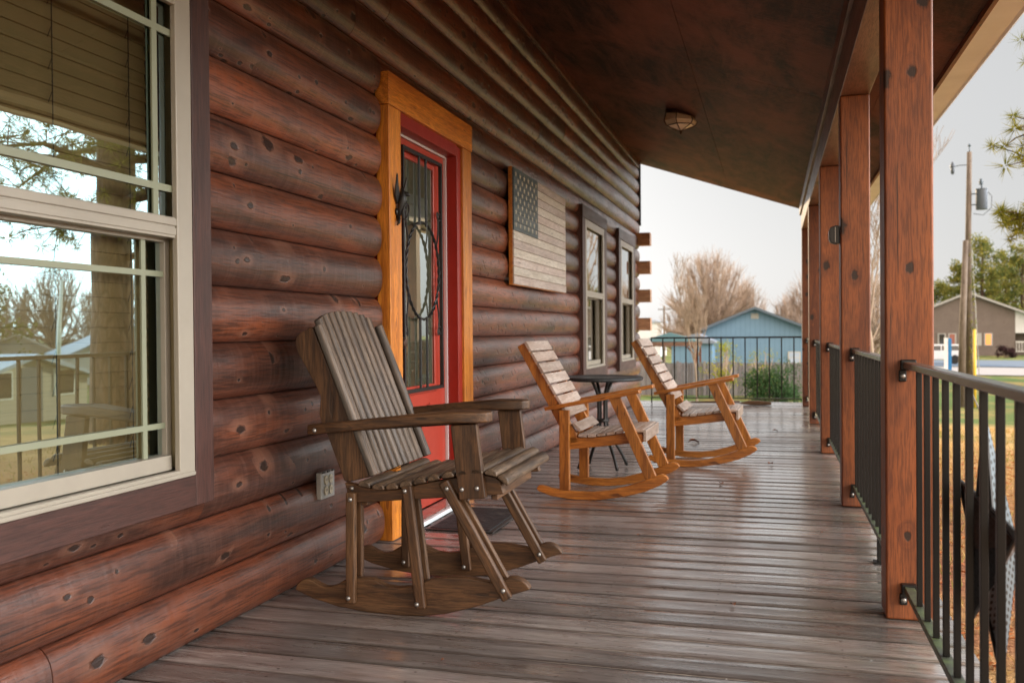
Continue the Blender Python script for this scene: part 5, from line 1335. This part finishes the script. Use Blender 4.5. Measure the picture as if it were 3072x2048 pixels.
for s_ in (-1, 1): mb.prism([(0,pk-.10),(s_*(HW+.6),pk-sl*(HW+.6)-.10),(s_*(HW+.6),pk-sl*(HW+.6)+.14),(0,pk+.14)], -.6, -.5, 'Y')
mb.build('barge_board', M['pale_trim'], bb)
mb = MB()
for s_ in (-1, 1): mb.prism([(0,pk-.09),(s_*(HW+.6),pk-sl*(HW+.6)-.09),(s_*(HW+.6),pk-sl*(HW+.6)+.10),(0,pk+.10)], -.498, 18.3, 'Y')
mb.build('roof', M['grey_roof'], bb)
for (a0, mt, lb) in ((-1.35,'car_glass','dark window with a pale frame'),(-.82,'red_glow_pane','window with a red glow painted on its pane'),(.45,'plate','dim window'),(.99,'orange_pane','window with an orange sunset glow in its pane')):
    x = BD*math.tan(rad(a0)); m_ = MB(); m_.box(x-.42, x+.42, -.06, -.003, HB(-.98), HB(-.28)); wn = m_.build('window', M['pale_trim'], bb, label=lb)
    m_ = MB(); m_.box(x-.27, x+.27, -.075, -.061, HB(-.93), HB(-.33)); m_.build('pane', M[mt], wn)
mb = MB(); mb.box(xw_+.05, HW, -.1, -.05, HB(-.80), HB(-.74)); mb.box(xw_+.05, HW, -.1, -.05, HB(-1.32), HB(-1.28))
q = xw_+.12
while q < HW: mb.box(q-.03, q+.03, -.09, -.06, HB(-1.28)+.001, HB(-.80)-.001); q += .26
mb.build('porch_rail', M['white_paint'], bb)
for x in (HW-.15,): 
    mb = MB(); mb.box(x-.12, x+.12, -.1, .1, 0, HB(-.29)-.02); mb.build('column', M['white_paint'], bb)
shrub('round_bush', 'dark rounded bush in front of the brick wall of the far building', at(12.45, 108), 1.1, .8, 1.15, 51, 'dark_bush', 1500, .09, lumps=16)
# pines behind the brick building
for i, (az, d, H, r_, s_) in enumerate(((9.35,150,9.5,3.2,61),(10.3,146,12.0,3.0,62),(11.35,143,15.4,3.6,63),(12.45,150,13.5,3.8,64),(13.3,140,13.6,3.6,65),(14.6,145,15.5,4.0,66),(12.0,165,12.0,4.4,67))):
    lab = ['low golden pine at the left end of the brick gable', 'golden topped pine just left of the utility pole', 'tallest pine right of the utility pole, behind the brick roof', 'dark green pine behind the right slope of the brick roof', 'broad pine at the right edge above the brick roof', 'pine outside the right edge, behind the brick building', 'dense dark pine farthest behind the brick building'][i]
    pine('pine_tree', lab, at(az, d), H, s_, 'far_pine', 'pines behind the brick building', r_, .18, 34, 34, .20, 1.05)
# the big pine whose boughs hang in at the upper right and which the windows mirror
T = Vector((5.4, 10.9, gz(5.4, 10.9)))
bp = thing('pine_tree', 'big near pine with a thick trunk and drooping needle boughs right of the porch', 'tree', tuple(T))
tr = MB(); cr = MB(); R = random.Random(77)
tr.tube([(0,0,-.3),(.02,0,.6),(.05,.02,3),(.0,.08,7),(-.1,.1,12),(0,0,17)], [.38,.31,.27,.23,.17,.04], 16)
def bough(e, s0, n, sag=.0, cs=.13, k=60, jit=.32):
    s0 = Vector(s0); e = Vector(e); mid = s0.lerp(e, .5)+Vector((0, 0, .25-sag)); pts = [s0, s0.lerp(mid, .6), mid, mid.lerp(e, .5), e]
    tr.tube(pts, [.06, .045, .03, .02, .010], 6, cap=False)
    for i in range(n):
        t_ = R.uniform(.25, 1.); b = s0.lerp(mid, t_*2) if t_ < .5 else mid.lerp(e, t_*2-1)
        c = b+Vector((R.gauss(0, jit), R.gauss(0, jit), R.gauss(-.03, jit*.7)))
        tr.tube([b, b.lerp(c, .6)+Vector((0, 0, .03)), c], [.010, .007, .004], 4, cap=False)
        clump(cr, R, c, cs*R.uniform(.8, 1.3), k, .005, True)
        if R.random() < .6: clump(cr, R, b.lerp(c, .55), cs, k//2, .005, True)
def rel(az, el, d): return AE(az, el, d)-T
bough(rel(13.35, 10.4, 11.6), (0, 0, 4.0), 190, jit=.17); bough(rel(13.05, 5.9, 11.6), (0, 0, 2.6), 190, .1, jit=.15); bough(rel(13.9, 8.5, 12.0), (0,0,3.4), 60, jit=.2)
for (a, ln, z0, dz) in ((200,2.6,3.4,-.2),(235,3.0,4.3,-.5),(262,3.2,3.8,-.3),(290,2.8,4.6,-.4),(318,3.0,3.9,-.3),(345,2.6,4.8,-.2),(20,3.0,4.2,-.4),(60,2.6,4.8,.1),(110,3.0,4.0,0),(150,2.6,5.0,.1),(225,3.4,5.2,-.5),(275,3.6,5.0,-.8),(305,3.4,5.6,-.8),(250,2.2,3.0,-.2),(340,3.4,5.4,-.7)):
    bough((ln*math.cos(rad(a)), ln*math.sin(rad(a)), z0+dz), (0, 0, z0), 40, k=34, cs=.16)
for i in range(26):
    a = i*2.4; z0 = 6.3+i*.38; ln = 3.4*(1-i/30)
    bough((ln*math.cos(a), ln*math.sin(a), z0+.5), (0, 0, z0), 12, k=16, cs=.28)
tr.build('trunk', M['bark'], bp, smooth=True); cr.build('crown', M['pine_needles'], bp)

# ------------------------------------------------------------------ the street side, mirrored in the near window
VX = -3.50
def V(az, d): return (VX+d*math.sin(rad(az)), d*math.cos(rad(az)))
def VZ(el, d): return CH+d*math.tan(rad(el))
def simple_house(label, az, d, wmat, rmat, w, dep, wallh, rise, rot, name='house'):
    x, y = V(az, d); z = gz(x, y)-.05; h_ = thing(name, label, 'house', (x, y, z), rad(rot), 'houses across the street')
    mb = MB(); mb.prism([(-w/2,0),(w/2,0),(w/2,wallh),(0,wallh+rise),(-w/2,wallh)], 0, dep, 'Y'); mb.build('wall', M[wmat], h_)
    mb = MB(); sl_ = rise/(w/2)
    for s_ in (-1, 1): mb.prism([(0,wallh+rise+.02),(s_*(w/2+.4),wallh-sl_*.4+.02),(s_*(w/2+.4),wallh-sl_*.4+.14),(0,wallh+rise+.16)], -.35, dep+.35, 'Y')
    mb.build('roof', M[rmat], h_)
    for q in (-.28, .25):
        m_ = MB(); m_.box(w*q-.45, w*q+.45, -.05, -.003, .9, 1.9); wn = m_.build('window', M['white_paint'], h_); m_ = MB(); m_.box(w*q-.38, w*q+.38, -.06, -.051, .97, 1.83); m_.build('pane', M['car_glass'], wn)
    for q in (.3, .7):
        m_ = MB(); m_.box(-w/2-.05, -w/2-.003, dep*q-.45, dep*q+.45, .9, 1.8); wn = m_.build('window', M['white_paint'], h_); m_ = MB(); m_.box(-w/2-.06, -w/2-.051, dep*q-.38, dep*q+.38, .97, 1.73); m_.build('pane', M['car_glass'], wn)
    m_ = MB(); m_.box(-.45, .45, -.05, -.003, 0, 2.); m_.build('door', M['slate'], h_)
    return h_
simple_house('beige house with a pale blue grey roof, nearest across the street', 43.6, 36, 'tan_wall', 'grey_roof', 5.0, 8.0, 1.55, .75, -86+0)
simple_house('taller pale house with a blue grey roof, right behind the nearest street house', 38.2, 62, 'white_wall', 'grey_roof', 7.5, 8.0, 2.0, 1.6, -50)
simple_house('tan gabled house farther along the street', 44.4, 72, 'tan_wall', 'tan_wall', 5.2, 7.0, 1.9, 1.3, -42)
simple_house('small white house at the end of the street', 50, 66, 'white_wall', 'blue_roof', 6, 8.0, 2.2, 1.3, -30)
x, y = V(42.15, 48); s2 = thing('street_lamp', 'pale street lamp pole across the street in front of bare trees', 'street lamp', (x, y, gz(x, y)))
mb = MB(); hp_ = VZ(3.1, 48)-s2.location.z; mb.tube([(.25,0,0),(0,0,hp_)], [.11,.08], 10); mb.build('pole', M['white_alu'], s2, smooth=True)
mb = MB(); mb.tube([(0,0,hp_-.1),(.5,.3,hp_+.1),(1.0,.6,hp_+.1)], .035, 6); mb.lathe([(.001,0),(.12,.0),(.10,.08),(.02,.12)], (1.05,.63,hp_+.02), 10); mb.build('lamp_head', M['white_alu'], s2, smooth=True)
proto = None; k = 0
TL = [(34,74),(36.5,80),(38.5,76),(40.5,84),(42.4,78),(44.2,86),(46,78),(48.5,84),(51,78),(54,80),(31,80),(28,84),(57,78),(60,82)]
for i, (az, d) in enumerate(TL):
    x, y = V(az, d); R = random.Random(100+i); lab = 'bare brown tree in the row across the street'
    if i < 3:
        o = dome_tree(lab, (x, y, gz(x, y)), 3.6, 6.6+i*.5, 90+i, 1500, 'bare trees across the street'); 
        if i == 0: protos = []
        protos.append(o)
    else:
        o = copy_tree(protos[i % 3], None, (x, y, gz(x, y)), R.uniform(0, 6)); s_ = R.uniform(.85, 1.2); o.scale = (s_, s_, s_)
for i, (az, d, H) in enumerate(((46.3,64,7.5),(47.4,60,8.),(33,66,9.),(52.5,62,8.5))):
    x, y = V(az, d); pine('pine_tree', 'dark green pine across the street', (x, y, gz(x, y)), H, 200+i, 'far_pine', 'pines across the street', 2.6, .12, 24, 22, .16, .8)
x, y = pol(64, 9)
